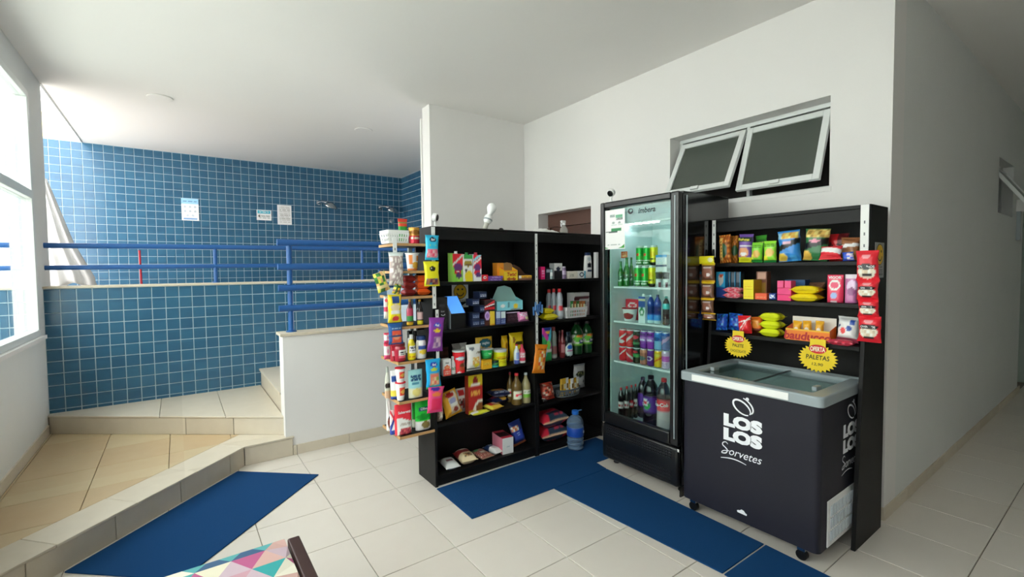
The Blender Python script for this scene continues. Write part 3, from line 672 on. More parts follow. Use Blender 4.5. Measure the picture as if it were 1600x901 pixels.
PROF = {
 'bottle': [(.0,0),(.9,0),(1,.02),(1,.3),(1,.56),(.93,.63),(.62,.74),(.40,.82),(.34,.9),(.34,.94)],
 'beer': [(.0,0),(.92,0),(1,.02),(1,.3),(1,.55),(.8,.64),(.48,.74),(.4,.85),(.38,.97)],
 'pet': [(.0,0),(.7,0),(.95,.03),(1,.1),(.95,.28),(.93,.34),(.93,.58),(1,.64),(.97,.72),(.75,.82),(.42,.9),(.32,.93),(.32,.955)],
 'can': [(.0,.01),(.76,.0),(.82,.01),(1,.06),(1,.3),(1,.6),(1,.88),(.86,.96),(.88,.99),(.84,1),(.80,.985),(0,.985)],
 'tin': [(0,0),(1.0,0),(1.03,.01),(1.0,.03),(1,.3),(1,.6),(1,.96),(1.03,.98),(1.03,1),(.96,.985),(0,.985)],
 'jar': [(0,0),(.93,0),(1,.04),(1,.3),(1,.6),(.98,.7),(.86,.8),(.82,.86)],
 'cup': [(0,0),(.70,0),(.73,.02),(.80,.3),(.88,.6),(.97,.95),(1.03,.96),(1.03,1),(.97,1),(.9,.99),(0,.99)],
 'squeeze': [(0,0),(.92,0),(1,.04),(1,.3),(.93,.5),(.82,.62),(.5,.78),(.42,.80),(.42,.86)],
 'shampoo': [(0,0),(.9,0),(1,.03),(1,.35),(.95,.6),(.85,.82),(.7,.9),(.68,.91)],
 'canister': [(0,0),(1,0),(1,.03),(.96,.3),(.96,.6),(1,.93),(1.03,.94),(1.03,1),(0,1)],
 'deter': [(0,0),(.8,0),(1,.04),(1,.3),(.82,.5),(.9,.66),(.7,.82),(.42,.88),(.4,.9)],
}
CAP = {'bottle': (.38, .92, 1.0), 'pet': (.36, .93, 1.0), 'jar': (.9, .82, 1.0), 'squeeze': (.46, .82, 1.0), 'shampoo': (.72, .88, 1.0), 'deter': (.46, .88, 1.0), 'beer': (.43, .955, 1.0)}
def lathe(kind, rad, h, base, layers, seg=28, sy=1.0, fine=26):
    P = PROF[kind]; Q = []
    for i in range(len(P)-1):
        (r0, z0), (r1, z1) = P[i], P[i+1]; n = max(1, int(abs(z1-z0)*fine))
        for k in range(n): t = k/n; Q.append((r0+(r1-r0)*t, z0+(z1-z0)*t))
    Q.append(P[-1]); V, F, C = [], [], []
    for r, z in Q:
        for j in range(seg):
            a = 2*pi*j/seg; V.append((rad*r*sin(a), -rad*r*cos(a)*sy, z*h)); u = .5+((a+pi) % (2*pi)-pi)/pi
            C.append(paint(base, layers, u, z, rng))
    for i in range(len(Q)-1):
        for j in range(seg): F.append((i*seg+j, i*seg+(j+1) % seg, (i+1)*seg+(j+1) % seg, (i+1)*seg+j))
    return V, F, C
SURF = {'A': ('Y', AY0), 'W': ('Y', AY0), 'C': ('X', 2.84), 'R': ('X', 2.575)}
TOP = {}
LASTTOP = 0.0
def item(name, label, cat, kind, surf, zb, px, base, layers=(), off=.02, t=.06, group=None, cap=None, txt=(), rot=0.0, lean=0.0, on=False, side=None, top=None, sx=1.0, sy=1.0, lid=None, yb=None, flat=False, roll=0.0, h=None, m=None):
    """one pack on a shelf: px = (left, right, top) seen in the photograph, measured on the plane of its front; zb = height of the shelf it stands on"""
    global LASTTOP
    face, front = SURF[surf]; pl = front+off; x0, x1, yt = px; xc = (x0+x1)/2
    f = (lambda u, v: ony(u, v, pl)) if face == 'Y' else (lambda u, v: onx(u, v, pl))
    a, b, tp = f(x0, yt), f(x1, yt), f(xc, yt)
    w = (b-a).length*.985*sx; cen = (a+b)/2
    if on: zb = LASTTOP+.001
    elif yb is not None: zb = f(xc, yb).z
    else: zb = zb+.001
    hh = h if h else max(.012, tp.z-zb)
    if kind in PROF: t = w
    cx, cy = (cen.x, pl+t/2) if face == 'Y' else (pl+t/2, cen.y)
    root = empty(name, (cx, cy, zb), (0 if face == 'Y' else -pi/2)+rot); tag(root, label, cat, group)
    body = None
    if kind in ('pillow', 'stand'):
        if flat:      # lying on its back: thickness upwards, print on top
            V, F, C = pillow(w, t, hh, base, layers, seed=len(TOP))
            V = [(x, z-t/2, min(hh, max(0, -y+hh/2))) for x, y, z in V]
        else: V, F, C = pillow(w, hh, t, base, layers, seed=len(TOP), stand=(kind == 'stand'))
        body = mk('pack', V, F, m or FILM, root, C, True)
    elif kind == 'box':
        V, F, C = pbox(w, hh, t, base, layers, side=side, top=top); body = bevel(mk('carton', V, F, m or CARD, root, C), .0012, 1)
    elif kind == 'carton':
        hb = hh*.93; V, F, C = pbox(w, hb, t, base, layers, side=side, top=top); body = mk('carton', V, F, CARD, root, C)
        autosm(MB().lathe([(.013, 0), (.013, .004), (.011, .005), (.011, .018), (0, .018)], 0, -t*.12, hb, 14).build('cap', ink(cap or 'fff'), root))
        mk('fold', [(-w/2, t/2-.004, hb+.0008), (w/2, t/2-.004, hb+.0008), (w/2, t/2, hb+.007), (-w/2, t/2, hb+.007), (-w/2, t/2+.001, hb), (w/2, t/2+.001, hb)], [(0,1,2,3), (3,2,5,4)], ink(top or side or base), root)
    else:
        V, F, C = lathe(kind, w/2, hh, base, layers, sy=sy); body = autosm(mk('body', V, F, m or (LACQ if kind in ('can', 'tin') else PLAS), root, C))
        if kind in CAP:
            r_, z0_, z1_ = CAP[kind]; r_ *= w/2
            autosm(MB().lathe([(r_, z0_*hh), (r_*1.03, z0_*hh+.002), (r_, z1_*hh-.002), (r_*.9, z1_*hh), (0, z1_*hh)], 0, 0, 0, 18, sy).build('cap', ink(cap or 'fff'), root))
        if kind in ('cup', 'canister', 'tin') and lid:
            autosm(MB().lathe([(w/2*1.05, hh*.95), (w/2*1.06, hh*1.0), (w/2*.98, hh*1.012), (0, hh*1.012)], 0, 0, 0, 22, sy).build('lid', ink(lid), root))
        if kind == 'can': MB().box(-.004, .004, -.014, .004, hh*.986, hh*.992).build('pull_tab', CHROME, root)
    if kind == 'pillow' and not flat and yb is None and not roll and surf == 'C': roll = .07*sin(len(TOP)*2.3)
    if lean or roll:
        root.rotation_euler = (lean, roll, root.rotation_euler[2]); root.location.z += abs(sin(roll))*w/2+abs(sin(lean))*t/2
    for s, cu, cv, th, col in txt:
        yy = -t/2-.0012
        if kind in PROF:
            P = PROF[kind]; rr = w/2
            lettering(s, root, (cu-.5)*w*.9, -rr*sy-.0009, cv*hh, th*hh, col, bend=rr+.0005, off=.03)
        elif flat: q = lettering(s, root, (cu-.5)*w, (cv-.5)*t, hh+.001, th*t, col, off=.03); q.rotation_euler = (-pi/2, 0, 0)
        else:
            if kind == 'stand': yy = -t/2*(1-.88*max(0, cv-th/2)**1.3)-.0022
            lettering(s, root, (cu-.5)*w, yy, cv*hh, th*hh, col, off=.03, tilt=0)
    LASTTOP = zb+hh*(1 if kind != 'carton' else .93); TOP[root.name] = LASTTOP
    return root
A1, A2, A3, A4, A5 = ROWL; B1, B2, B3, B4, B5 = ROWR
W1, W2, W3, W4, W5, W6, W7 = [z+.0006 for z in WROW]; C1, C2, C3 = CROW; R1, R2_, R3, R4 = FROW[0], FROW[1], FROW[2], .338

# --- long shelf, left unit
G = 'goods on the black shelf unit'
item('juice_carton', 'red and green grape juice carton with a white cap', 'carton', 'carton', 'A', A1, (704.5, 723, 393), 'd92231', [('r',0,0,1,.52,'7fc242'),('r',.45,0,1,.14,'9ad04c'),('e',.55,.5,.42,.17,'5b2a6e'),('e',.5,.33,.35,.10,'c4162e'),('e',.6,.22,.3,.10,'4b2b63'),('d',.77,.045,.35,'f6f0f0')], t=.05, cap='fafafa', side='7fae4a', rot=.22, group='juice cartons', txt=[('uva', .5, .34, .05, 'ffffff')])
item('juice_carton', 'white and yellow pineapple juice carton with a green cap', 'carton', 'carton', 'A', A1, (724.5, 738, 395), 'f3efd8', [('r',0,.85,1,1,'2e8b3d'),('e',.5,.68,.5,.12,'8d7a2a'),('e',.55,.62,.4,.05,'5b3a20'),('e',.6,.18,.5,.22,'f2b91d'),('r',.2,.0,1,.12,'f4c21c'),('e',.25,.42,.15,.05,'3c2a2a')], t=.06, cap='1f8a3c', group='juice cartons')
item('juice_carton', 'red and pale blue grape juice carton with a crimson cap', 'carton', 'carton', 'A', A1, (739.5, 752, 395), 'dfe9f2', [('r',0,.5,1,1,'cf2236'),('d',.9,.06,.25,'7cc4e6'),('d',.77,.04,.25,'ffffff'),('e',.5,.52,.42,.14,'5b3170'),('e',.45,.33,.4,.1,'c01c33'),('e',.6,.24,.35,.1,'4a2a66')], t=.06, cap='b3123d', group='juice cartons')
item('candy_box', 'small red sweets box beside the juice cartons', 'box', 'box', 'A', A1, (753.5, 762.5, 429), 'c31f2c', [('e',.45,.55,.28,.22,'e9d9d4'),('e',.5,.55,.16,.12,'b31a26')], t=.05, group=G)
item('chocolate_bar', 'lower purple chocolate bar on the juice row', 'chocolate', 'box', 'A', A1, (764, 785, 435), '5d3a86', [('s',.1,.2,.9,.8,'b9a6d0',2)], t=.06, off=.01, group=G)
item('chocolate_bar', 'upper purple chocolate bar on the juice row', 'chocolate', 'box', 'A', A1, (765, 786, 431), '6a4496', [('s',.2,.2,.8,.8,'c3b2d8',2)], t=.05, off=.012, on=True, group=G)
def display_box(name, label, px, zb, surf, front_col, back_col, layers, fh, off, t, backpx, txt=(), fill=None, flap=None):
    """open counter display: low printed front, sides, tall back flap, bars inside"""
    face, front = SURF[surf]; pl = front+off; x0, x1, yt = px
    f = (lambda u, v: ony(u, v, pl)) if face == 'Y' else (lambda u, v: onx(u, v, pl))
    a, b = f(x0, yt), f(x1, yt); w = (b-a).length*.98; c = (a+b)/2; hh = f((x0+x1)/2, yt).z-zb-.001; hb = f((x0+x1)/2, backpx).z-zb
    root = empty(name, (c.x, pl+t/2, zb+.001) if face == 'Y' else (pl+t/2, c.y, zb+.001), 0 if face == 'Y' else -pi/2); tag(root, label, 'display box', G)
    V, F, C = pbox(w, hh, .002, front_col, layers, n=18, m=12); V = [(v[0], v[1]-t/2+.001, v[2]) for v in V]; mk('front_panel', V, F, CARD, root, C)
    MB().box(-w/2, w/2, -t/2+.002, t/2, 0, .002).build('base', ink(back_col), root)
    for s in (-1, 1):
        x = s*(w/2-.001); V = [(x-.001, -t/2+.002, .002), (x-.001, t/2-.002, .002), (x-.001, t/2-.002, min(hb*.9, hh*1.35)), (x-.001, -t/2+.002, hh)]; V += [(v[0]+.002, v[1], v[2]) for v in V]
        mk('side_panel', V, [(0,1,2,3),(7,6,5,4),(0,4,5,1),(1,5,6,2),(2,6,7,3),(3,7,4,0)], ink(front_col), root)
    P = flap or [(-.5, 0), (.5, 0), (.5, .85), (.4, .95), (.1, 1), (-.2, .94), (-.5, .97)]
    n = len(P); V = [(p[0]*w, t/2-.002, .002+p[1]*hb) for p in P]+[(p[0]*w, t/2, .002+p[1]*hb) for p in P]
    mk('back_flap', V, [tuple(range(n)), tuple(range(2*n-1, n-1, -1))]+[(i, n+i, n+(i+1) % n, (i+1) % n) for i in range(n)], ink(back_col), root)
    if fill:
        for k in range(4):
            yy = -t/2+.008+(t-.02)*k/4; MB().box(-w/2+.006, w/2-.006, yy, yy+(t-.03)/4, .003, hh*.9).build('bar', ink(fill), root)
    for s, cu, cv, th, col in txt: lettering(s, root, (cu-.5)*w, -t/2-.0012, cv*hh, th*hh, col, off=.03, shear=.15)
    return root
display_box('chocolate_display', 'orange chocolate bar display box with a raised brown cardboard flap', (787.5, 809, 422), A1, 'A', 'f5b52a', 'a98256', [('e',.35,.12,.16,.14,'8a3a1e'),('e',.7,.12,.16,.14,'8a3a1e'),('r',0,.9,1,1,'f08a1e')], 0, .02, .07, 410, [('Twix!', .55, .6, .38, 'c01f26')], 'c77a2a')
item('biscuit_carton', 'tall orange carton standing left of the orange display box', 'box', 'box', 'A', A1, (776.5, 787, 410.5), 'ef8427', [('e',.6,.6,.3,.14,'d0521e'),('r',0,0,1,.2,'f5a04a')], off=.085, t=.06, group=G)
display_box('bar_display', 'brown bar display box with a yellow band and sloping sides', (810.5, 831, 430), A1, 'A', '7a5040', '5b3c30', [('r',0,.45,1,1,'e2a52e'),('r',0,.35,.2,.95,'cfe0ee'),('s',.25,.55,.95,.9,'8a4a2a',1)], 0, .02, .09, 413.5, [], '6b4536', [(-.5,0),(.5,0),(.5,.4),(.1,.8),(-.3,1),(-.5,.98)])
# second row
def poster(name, label, cat, c, w, h, rz, base, layers, n=26, m=36, t=.0012, parts=None):
    root = empty(name, c, rz); tag(root, label, cat)
    V, F, C = pbox(w, h, t, base, layers, n=n, m=m, side='f4f4f2'); mk('sheet', V, F, CARD, root, C); return root
def disc(parent, x, y, z, r, col, name='disc', n=28, rx=1.0, a0=0, a1=2*pi, thick=None):
    if thick:
        V, F = [], []
        for k in range(n+1):
            a = a0+(a1-a0)*k/n; V += [(x+(r-thick)*cos(a)*rx, y, z+(r-thick)*sin(a)), (x+r*cos(a)*rx, y, z+r*sin(a))]
        for k in range(n): F.append((2*k, 2*k+1, 2*k+3, 2*k+2)[::-1])
        return mk(name, V, F, ink(col), parent)
    return mk(name, [(x+r*rx*cos(2*pi*k/n), y, z+r*sin(2*pi*k/n)) for k in range(n)], [tuple(range(n))], ink(col), parent)
def smiley(root, x, z, r, y):
    disc(root, x, y, z, r, '151515', 'face_outline'); disc(root, x, y-.0004, z, r*.93, 'e8b818', 'face')
    for s in (-1, 1): disc(root, x+s*r*.33, y-.0008, z+r*.3, r*.14, '151515', 'eye', 12)
    disc(root, x, y-.0008, z-r*.02, r*.62, '151515', 'smile', 20, 1, pi*1.08, pi*1.92, r*.13)
p0, p1 = ony(706.5, 445, AY1-.02), ony(732.5, 479.5, AY1-.02)
sg = poster('smiley_sign', 'white paper sign with a yellow smiley taped inside the black shelf', 'sign', ((p0.x+p1.x)/2, AY1-.0135, p1.z), p1.x-p0.x, p0.z-p1.z, 0, 'e9eaea', [])
sw, shh = p1.x-p0.x, p0.z-p1.z; smiley(sg, 0, shh*.70, sw*.40, -.0012)
lettering('SORRIA', sg, sw*.18, -.0012, shh*.30, shh*.08, '222222', w=sw*.5); mk('camera_icon', [(a*sw, -.0012, b*shh) for a, b in ((-.02,.12),(.1,.08),(.36,.2),(.3,.26),(.02,.24))], [(0,1,2,3,4)], ink('1a1a1a'), sg)
q = item('speaker_box', 'black box with a silver emblem beside the tablet stand', 'speaker', 'box', 'A', A2, (681.5, 699, 464), '131316', [('e',.55,.77,.34,.035,'2b2b2e'),('e',.55,.70,.2,.05,'1f1f22')], t=.1, off=.02, m=PLAS); 
lettering('box', q, .005, -.0516, .125, .012, 'c9ccd0', shear=.2); disc(q, .007, -.0514, .105, .010, 'c9ccd0', 'emblem', 20, 1.6, pi*1.0, 2*pi, .004)
# tablet kiosk
kp, kq = ony(704, 514, 2.795), ony(728.5, 514, 2.795); kx = (kp.x+kq.x)/2; kw = kq.x-kp.x-.004
kt = tag(empty('tablet_kiosk', (kx, 2.85, A2+.001), .0), 'black payment kiosk with a blue tilted touchscreen', 'payment terminal')
V = [(-kw/2, -.055, 0), (kw/2, -.055, 0), (kw/2, .06, 0), (-kw/2, .06, 0), (-kw/2, -.055, .098), (kw/2, -.055, .098), (kw/2, .06, .215), (-kw/2, .06, .215)]
bevel(mk('housing', V, [(0,3,2,1),(4,5,6,7),(0,1,5,4),(1,2,6,5),(2,3,7,6),(3,0,4,7)], BLKPL, kt), .003)
mk('side_plate', [(-kw/2-.004, -.055, 0), (-kw/2-.004, .058, 0), (-kw/2-.004, .058, .10), (-kw/2-.004, -.02, .15), (-kw/2-.004, -.055, .105), (-kw/2-.0005, -.055, 0), (-kw/2-.0005, .058, 0), (-kw/2-.0005, .058, .10), (-kw/2-.0005, -.02, .15), (-kw/2-.0005, -.055, .105)], [(0,4,3,2,1),(5,6,7,8,9),(0,5,9,4),(0,1,6,5),(1,2,7,6),(2,3,8,7),(3,4,9,8)], GREYPL, kt)
def slope(x0, x1, s0, s1, up):
    g = lambda s: (-.055+.115*s, .098+.117*s); o = []
    for x, s in ((x0, s0), (x1, s0), (x1, s1), (x0, s1)): y_, z_ = g(s); o.append((x, y_-up*.71, z_+up*.70))
    return o
for nm, ins, u_, m_ in (('bezel', .0, .004, mat('bezel_red_black', '2a1216', .3)), ('screen', .006, .0046, mat('screen_blue', '4f8fe0', .2, emit=.55))):
    V = slope(-kw/2+ins, kw/2-ins, .0+ins*4, 1-ins*4, u_)+slope(-kw/2+ins, kw/2-ins, .0+ins*4, 1-ins*4, .0006)
    sc_ = mk(nm, V, [(0,1,2,3),(7,6,5,4),(0,4,5,1),(1,5,6,2),(2,6,7,3),(3,7,4,0)], m_, kt)
for r_ in range(3):
    for c in range(2):
        xx = 731.5+12*c
        item('biscuit_pack', f"navy wrapped biscuit pack, {['bottom','middle','top'][r_]} of the {['left','right'][c]} stack by the kiosk", 'biscuits', 'box', 'A', A2, (xx, xx+11, 0), '1b2540', [('r',.05,.25,.95,.75,'2a3a60'),('s',.12,.3,.9,.72,'8d97ab' if r_ < 2 else 'b9c0cc',2)], off=.035, t=.09, h=.048, on=r_ > 0, group='navy biscuit packs', side='18203a')
item('chocolate_pack', 'purple oval printed chocolate pack under the red box', 'chocolate', 'box', 'A', A2, (757, 766, 484), '2b1526', [('e',.5,.62,.45,.28,'b79ad0'),('e',.5,.62,.3,.15,'8f6cb3'),('r',.1,.0,.9,.25,'4a2220')], t=.07, off=.03, group=G)
zt = LASTTOP
item('candy_box', 'slim yellow sweets box on the kiosk row', 'box', 'box', 'A', A2, (766.5, 773, 486), 'efb53a', [('r',0,.0,1,.1,'c98a22')], t=.06, off=.02, group=G)
LASTTOP = max(zt, LASTTOP)
item('candy_box', 'dark red and black box lying on the purple pack', 'box', 'box', 'A', A2, (757, 773, 468.5), '2a1418', [('r',0,0,1,.3,'b01f2a'),('d',.55,.12,.6,'c3353f'),('d',.42,.06,.3,'e9e4e4')], on=True, t=.07, off=.03, group=G, top='8e1c25')
item('gum_pack', 'blue and white chewing gum pack left on the kiosk row', 'chewing gum', 'box', 'A', A2, (775, 782, 486), '2c3a74', [('r',.05,.5,.95,.95,'a9bde8'),('s',.1,.08,.9,.45,'8090b8',3)], t=.06, group=G)
item('gum_pack', 'blue and white chewing gum pack right on the kiosk row', 'chewing gum', 'box', 'A', A2, (782.5, 790, 486), '323f78', [('r',.05,.45,.95,.95,'c3d2f2'),('s',.1,.08,.9,.4,'8090b8',3)], t=.06, group=G)
zt = LASTTOP
item('bar_box', 'dark maroon chocolate box under the turquoise display', 'box', 'box', 'A', A2, (791, 812, 487), '2c1a24', [('s',.1,.2,.9,.8,'5a4450',4),('r',0,.9,1,1,'b9a6c0')], t=.12, off=.06, group=G)
LASTTOP = max(zt, LASTTOP)
display_box('egg_display', 'turquoise display box with a yellow chick and a house shaped flap', (776, 817, 470), LASTTOP, 'A', '7cc3cf', 'a9d6d8', [('e',.72,.42,.10,.26,'e3b62d'),('r',.55,.08,.9,.16,'7a5a3a'),('r',.42,.3,.47,.9,'3d6f7c'),('e',.22,.5,.1,.18,'d6ecee')], 0, .045, .09, 447, [], 'e3c86a', [(-.5,0),(.5,0),(.5,.5),(.3,.9),(.05,1),(-.22,.95),(-.42,.45),(-.5,.4)])
item('candy_pack', 'pink sweets pack at the right end of the kiosk row', 'sweets', 'pillow', 'A', A2, (812.5, 829, 488.5), 'e87fb0', [('n',.1,.5,.9,.95,['f2b6cf','e06aa0','f3cfdc'],6),('e',.75,.3,.25,.2,'f0d3a0')], t=.05, off=.02, lean=-.2, group=G)
# third row
item('cocoa_pack', 'dark brown cocoa packet standing behind the cream carton', 'cocoa', 'pillow', 'A', A3, (687, 703, 543), '3a1f18', [('r',.1,.7,.9,.85,'4d2a20')], t=.04, off=.16, group=G)
item('cream_carton', 'small white and orange cream carton at the left of the third row', 'carton', 'box', 'A', A3, (692.5, 704.5, 561), 'eeeae6', [('r',0,0,1,.38,'d8473c'),('e',.5,.5,.38,.13,'dd6a40'),('e',.55,.5,.2,.06,'f0a070'),('s',.15,.12,.85,.3,'f0b8a8',2)], t=.045, off=.005, group=G, txt=[('Ideal', .5, .78, .09, '222222')])
item('milk_bottle', 'small white milk bottle between the cream carton and red canister', 'bottle', 'squeeze', 'A', A3, (705.5, 713.5, 557), 'e9ece8', [('r',.2,.25,.8,.45,'4f8a5a'),('s',.2,.28,.8,.42,'f5f5f5',2)], off=.02, cap='dfe3e3', group=G)
item('chocolate_canister', 'red chocolate powder canister with a white lid', 'canister', 'canister', 'A', A3, (712.5, 730, 548.5), 'd4242f', [('e',.45,.66,.3,.07,'8fb7e0'),('e',.45,.66,.22,.04,'e8eef6'),('e',.65,.35,.25,.12,'6b3a22'),('e',.6,.2,.25,.08,'b04a2a'),('e',.35,.03,.1,.04,'f2e8e0')], off=.012, lid='eceff2', group=G)
item('flour_bag', 'grey and white bag standing behind the red canister', 'bag', 'pillow', 'A', A3, (708, 731, 536.5), 'a9a7a4', [('r',.0,.7,.5,1,'77736f'),('e',.7,.75,.25,.1,'d7d9dc')], t=.05, off=.15, group=G)
item('oat_pack', 'white oats packet with wheat ears and a banana', 'oats', 'pillow', 'A', A3, (730, 754, 538), 'e9e0cf', [('r',0,.76,1,1,'cfd3d6'),('e',.3,.85,.16,.06,'6a7078'),('e',.65,.84,.2,.05,'eef0f2'),('n',.3,.2,.8,.5,['d2a860','c79548','e6cf9c'],10),('e',.6,.2,.18,.08,'e8c22a'),('r',0,.06,1,.1,'1d1d22'),('s',.6,.66,.95,.74,'7d7466',2)], t=.045, off=.015, group=G)
item('milk_powder_bag', 'tall yellow milk powder bag with a blue oval logo', 'bag', 'stand', 'A', A3, (747, 773, 527), 'e8a92c', [('e',.55,.78,.36,.16,'123c4e'),('e',.55,.78,.30,.12,'1f6272')], t=.08, off=.11, group=G, txt=[('sagito', .55, .78, .12, 'dfe9ee')])
item('tea_box', 'orange stock cube box in front of the yellow milk powder bag', 'box', 'box', 'A', A3, (754.5, 768.5, 562.5), 'ef9f1f', [('e',.5,.6,.4,.12,'f3c04a'),('s',.15,.5,.85,.7,'b8651a',2)], t=.05, off=.012, group=G)
zt = LASTTOP
item('tuna_tin', 'dark tin with a green and teal label', 'tin', 'tin', 'A', A3, (769.5, 782.5, 563), '1e3b3a', [('d',.55,.12,.5,'5cae4a'),('r',0,.05,1,.3,'2fb3ae'),('d',.35,.08,-.3,'1f6a5a')], off=.012, group=G)
LASTTOP = zt
item('margarine_tub', 'green lidded tub resting on the orange box', 'tub', 'cup', 'A', A3, (756.5, 776, 546), '1f9a4f', [('e',.5,.5,.35,.2,'2fb865'),('r',0,.0,1,.1,'15803f')], on=True, off=.02, lid='dfe6e2', group=G, sy=.8, txt=[('Ype', .5, .55, .2, 'e9f5ec')])
item('powder_can', 'yellow milk powder can with a white rim', 'can', 'tin', 'A', A3, (778, 796, 546.5), 'efd21e', [('r',0,.86,1,1,'e4e8ea'),('e',.45,.52,.35,.1,'caa80f'),('s',.15,.45,.8,.52,'5a4a0a',1),('s',.2,.2,.8,.36,'a98c10',2)], off=.02, lid='d7dde0', group=G)
item('corn_flour_bag', 'left yellow flour bag behind the yellow can', 'bag', 'pillow', 'A', A3, (787.5, 796.5, 525), 'd9a61c', [('e',.6,.6,.25,.12,'8a5a18')], t=.05, off=.14, lean=-.06, group=G)
item('corn_flour_bag', 'right yellow flour bag behind the small pink bottle', 'bag', 'pillow', 'A', A3, (800, 822.5, 520.5), 'eab81e', [('e',.55,.62,.32,.07,'33240f'),('e',.2,.75,.08,.1,'8a5a18'),('s',.35,.3,.85,.45,'c08a12',2)], t=.06, off=.1, lean=-.08, group=G)
item('sauce_bottle', 'small blue and white bottle on the third row', 'bottle', 'bottle', 'A', A3, (806, 813.5, 538), 'c3cfe6', [('r',0,0,1,.2,'3e4f9a'),('r',.25,.25,.75,.6,'7f93c8')], off=.015, cap='c9263a', group=G)
item('sauce_bottle', 'small pink bottle on the third row', 'bottle', 'bottle', 'A', A3, (814, 823.5, 538.5), 'c23a56', [('r',0,.3,1,.62,'e77f93'),('s',.2,.34,.8,.58,'f6dfe4',2),('r',0,0,1,.12,'d6d2dc')], off=.015, cap='d32c4a', group=G)
# fourth row
item('garlic_bag', 'clear bag of pale garlic at the left of the fourth row', 'garlic', 'pillow', 'A', A4, (685.5, 694, 629), 'b3a396', [('o',.05,.05,.95,.95,'d8cbbf',6),('n',.1,.7,.9,.95,['8d7a6c','a39284'],6)], t=.06, off=.03, group=G)
item('bread_loaf', 'orange wrapped loaf leaning forward on the fourth row', 'bread', 'pillow', 'A', A4, (700, 727, 616), 'e29a2a', [('r',.3,.1,.85,.95,'c9b9a6'),('e',.5,.85,.25,.08,'a8231f'),('e',.55,.62,.22,.12,'8f93b8'),('e',.6,.25,.16,.1,'7a3128'),('r',.35,.4,.8,.5,'d8d2cc')], t=.07, off=.02, roll=-.28, lean=-.15, group=G, txt=())
item('snack_bag', 'white bag with a red mark behind the orange loaf', 'bag', 'pillow', 'A', A4, (709, 731, 607.5), 'dcd6cd', [('r',.3,.75,.75,.95,'b52a2a'),('n',.2,.2,.8,.6,['3a3834','c9c0b4','e8e2d8','8a2a2a'],8)], t=.05, off=.12, group=G)
item('brown_bag', 'brown paper packet half hidden behind the orange loaf', 'bag', 'pillow', 'A', A4, (692, 709, 611), '6b4226', [('r',.1,.6,.9,.8,'8a5a34')], t=.05, off=.16, group=G)
item('cereal_box', 'tall red and yellow oat cereal box', 'box', 'box', 'A', A4, (731.5, 753.5, 585.5), 'a2211d', [('r',0,.72,1,1,'c2b021'),('e',.5,.82,.18,.13,'7a1a1a'),('e',.5,.74,.3,.05,'d8d0c8'),('r',.15,.48,.85,.6,'b8331f'),('s',.2,.5,.85,.6,'e3a24a',2),('e',.85,.1,.5,.25,'d9cfc0'),('e',.9,.08,.4,.2,'7a4420'),('r',0,0,.4,.08,'b9a41e')], t=.05, off=.055, group=G, side='8e2a1a')
item('snack_bar_pack', 'flat yellow and white packet at the front of the fourth row', 'packet', 'pillow', 'A', A4, (729, 758, 0), 'e6d33a', [('r',0,.1,.35,.9,'dfe6d6'),('s',.4,.3,.95,.7,'5a6a2a',2)], t=.042, off=.006, flat=True, h=.026, rot=.05, group=G)
item('pasta_pack', 'flat red and yellow pasta packet before the navy packs', 'pasta', 'pillow', 'A', A4, (758.5, 780, 0), 'd9a83a', [('e',.35,.55,.3,.3,'b5231f'),('e',.7,.5,.22,.3,'c79a78'),('r',.0,.0,.12,1,'e8c64a')], t=.12, off=.012, flat=True, h=.04, rot=.2, group=G)
item('pasta_pack', 'lower navy pasta packet lying on the fourth row', 'pasta', 'pillow', 'A', A4, (763, 790, 0), '1a2248', [('e',.3,.6,.2,.3,'a83048'),('e',.7,.3,.25,.25,'c79a3a'),('s',.2,.5,.8,.7,'8d97b8',1)], t=.1, off=.135, flat=True, h=.045, group=G)
item('pasta_pack', 'upper navy pasta packet with a yellow swirl on the fourth row', 'pasta', 'pillow', 'A', A4, (763, 792, 0), '20284f', [('e',.55,.6,.42,.35,'d3a44a'),('e',.6,.62,.25,.22,'d0653a'),('s',.1,.1,.9,.3,'a8b0c8',2)], t=.11, off=.12, flat=True, h=.05, on=True, roll=.08, group=G)
for nm, x0, x1, yt, o_, cp, lab in (('dark oil bottle with red cap at the back of three', 795.5, 804, 582, .125, 'b52230', 'f0e3c0'), ('amber oil bottle with a red cap and cream label', 805, 819, 584, .02, 'cf2a38', 'eee2bd'), ('clear oil bottle with a grey cap and green label', 820, 832, 583, .02, 'b8c4c8', 'd8e2c8')):
    ly = [('r',.1,.18,.9,.47,lab)] + ([('r',.25,.26,.8,.38,'c9263a'),('s',.3,.29,.75,.36,'fff',1)] if 'green' not in nm else [('r',.1,.2,.9,.33,'6cab3a'),('s',.2,.36,.8,.46,'8aa87a',1)])
    item('oil_bottle', nm, 'bottle', 'bottle', 'A', A4, (x0, x1, yt), '5f4a22' if 'clear' not in nm else '8d8560', ly, off=o_, cap=cp, group='oil bottles')
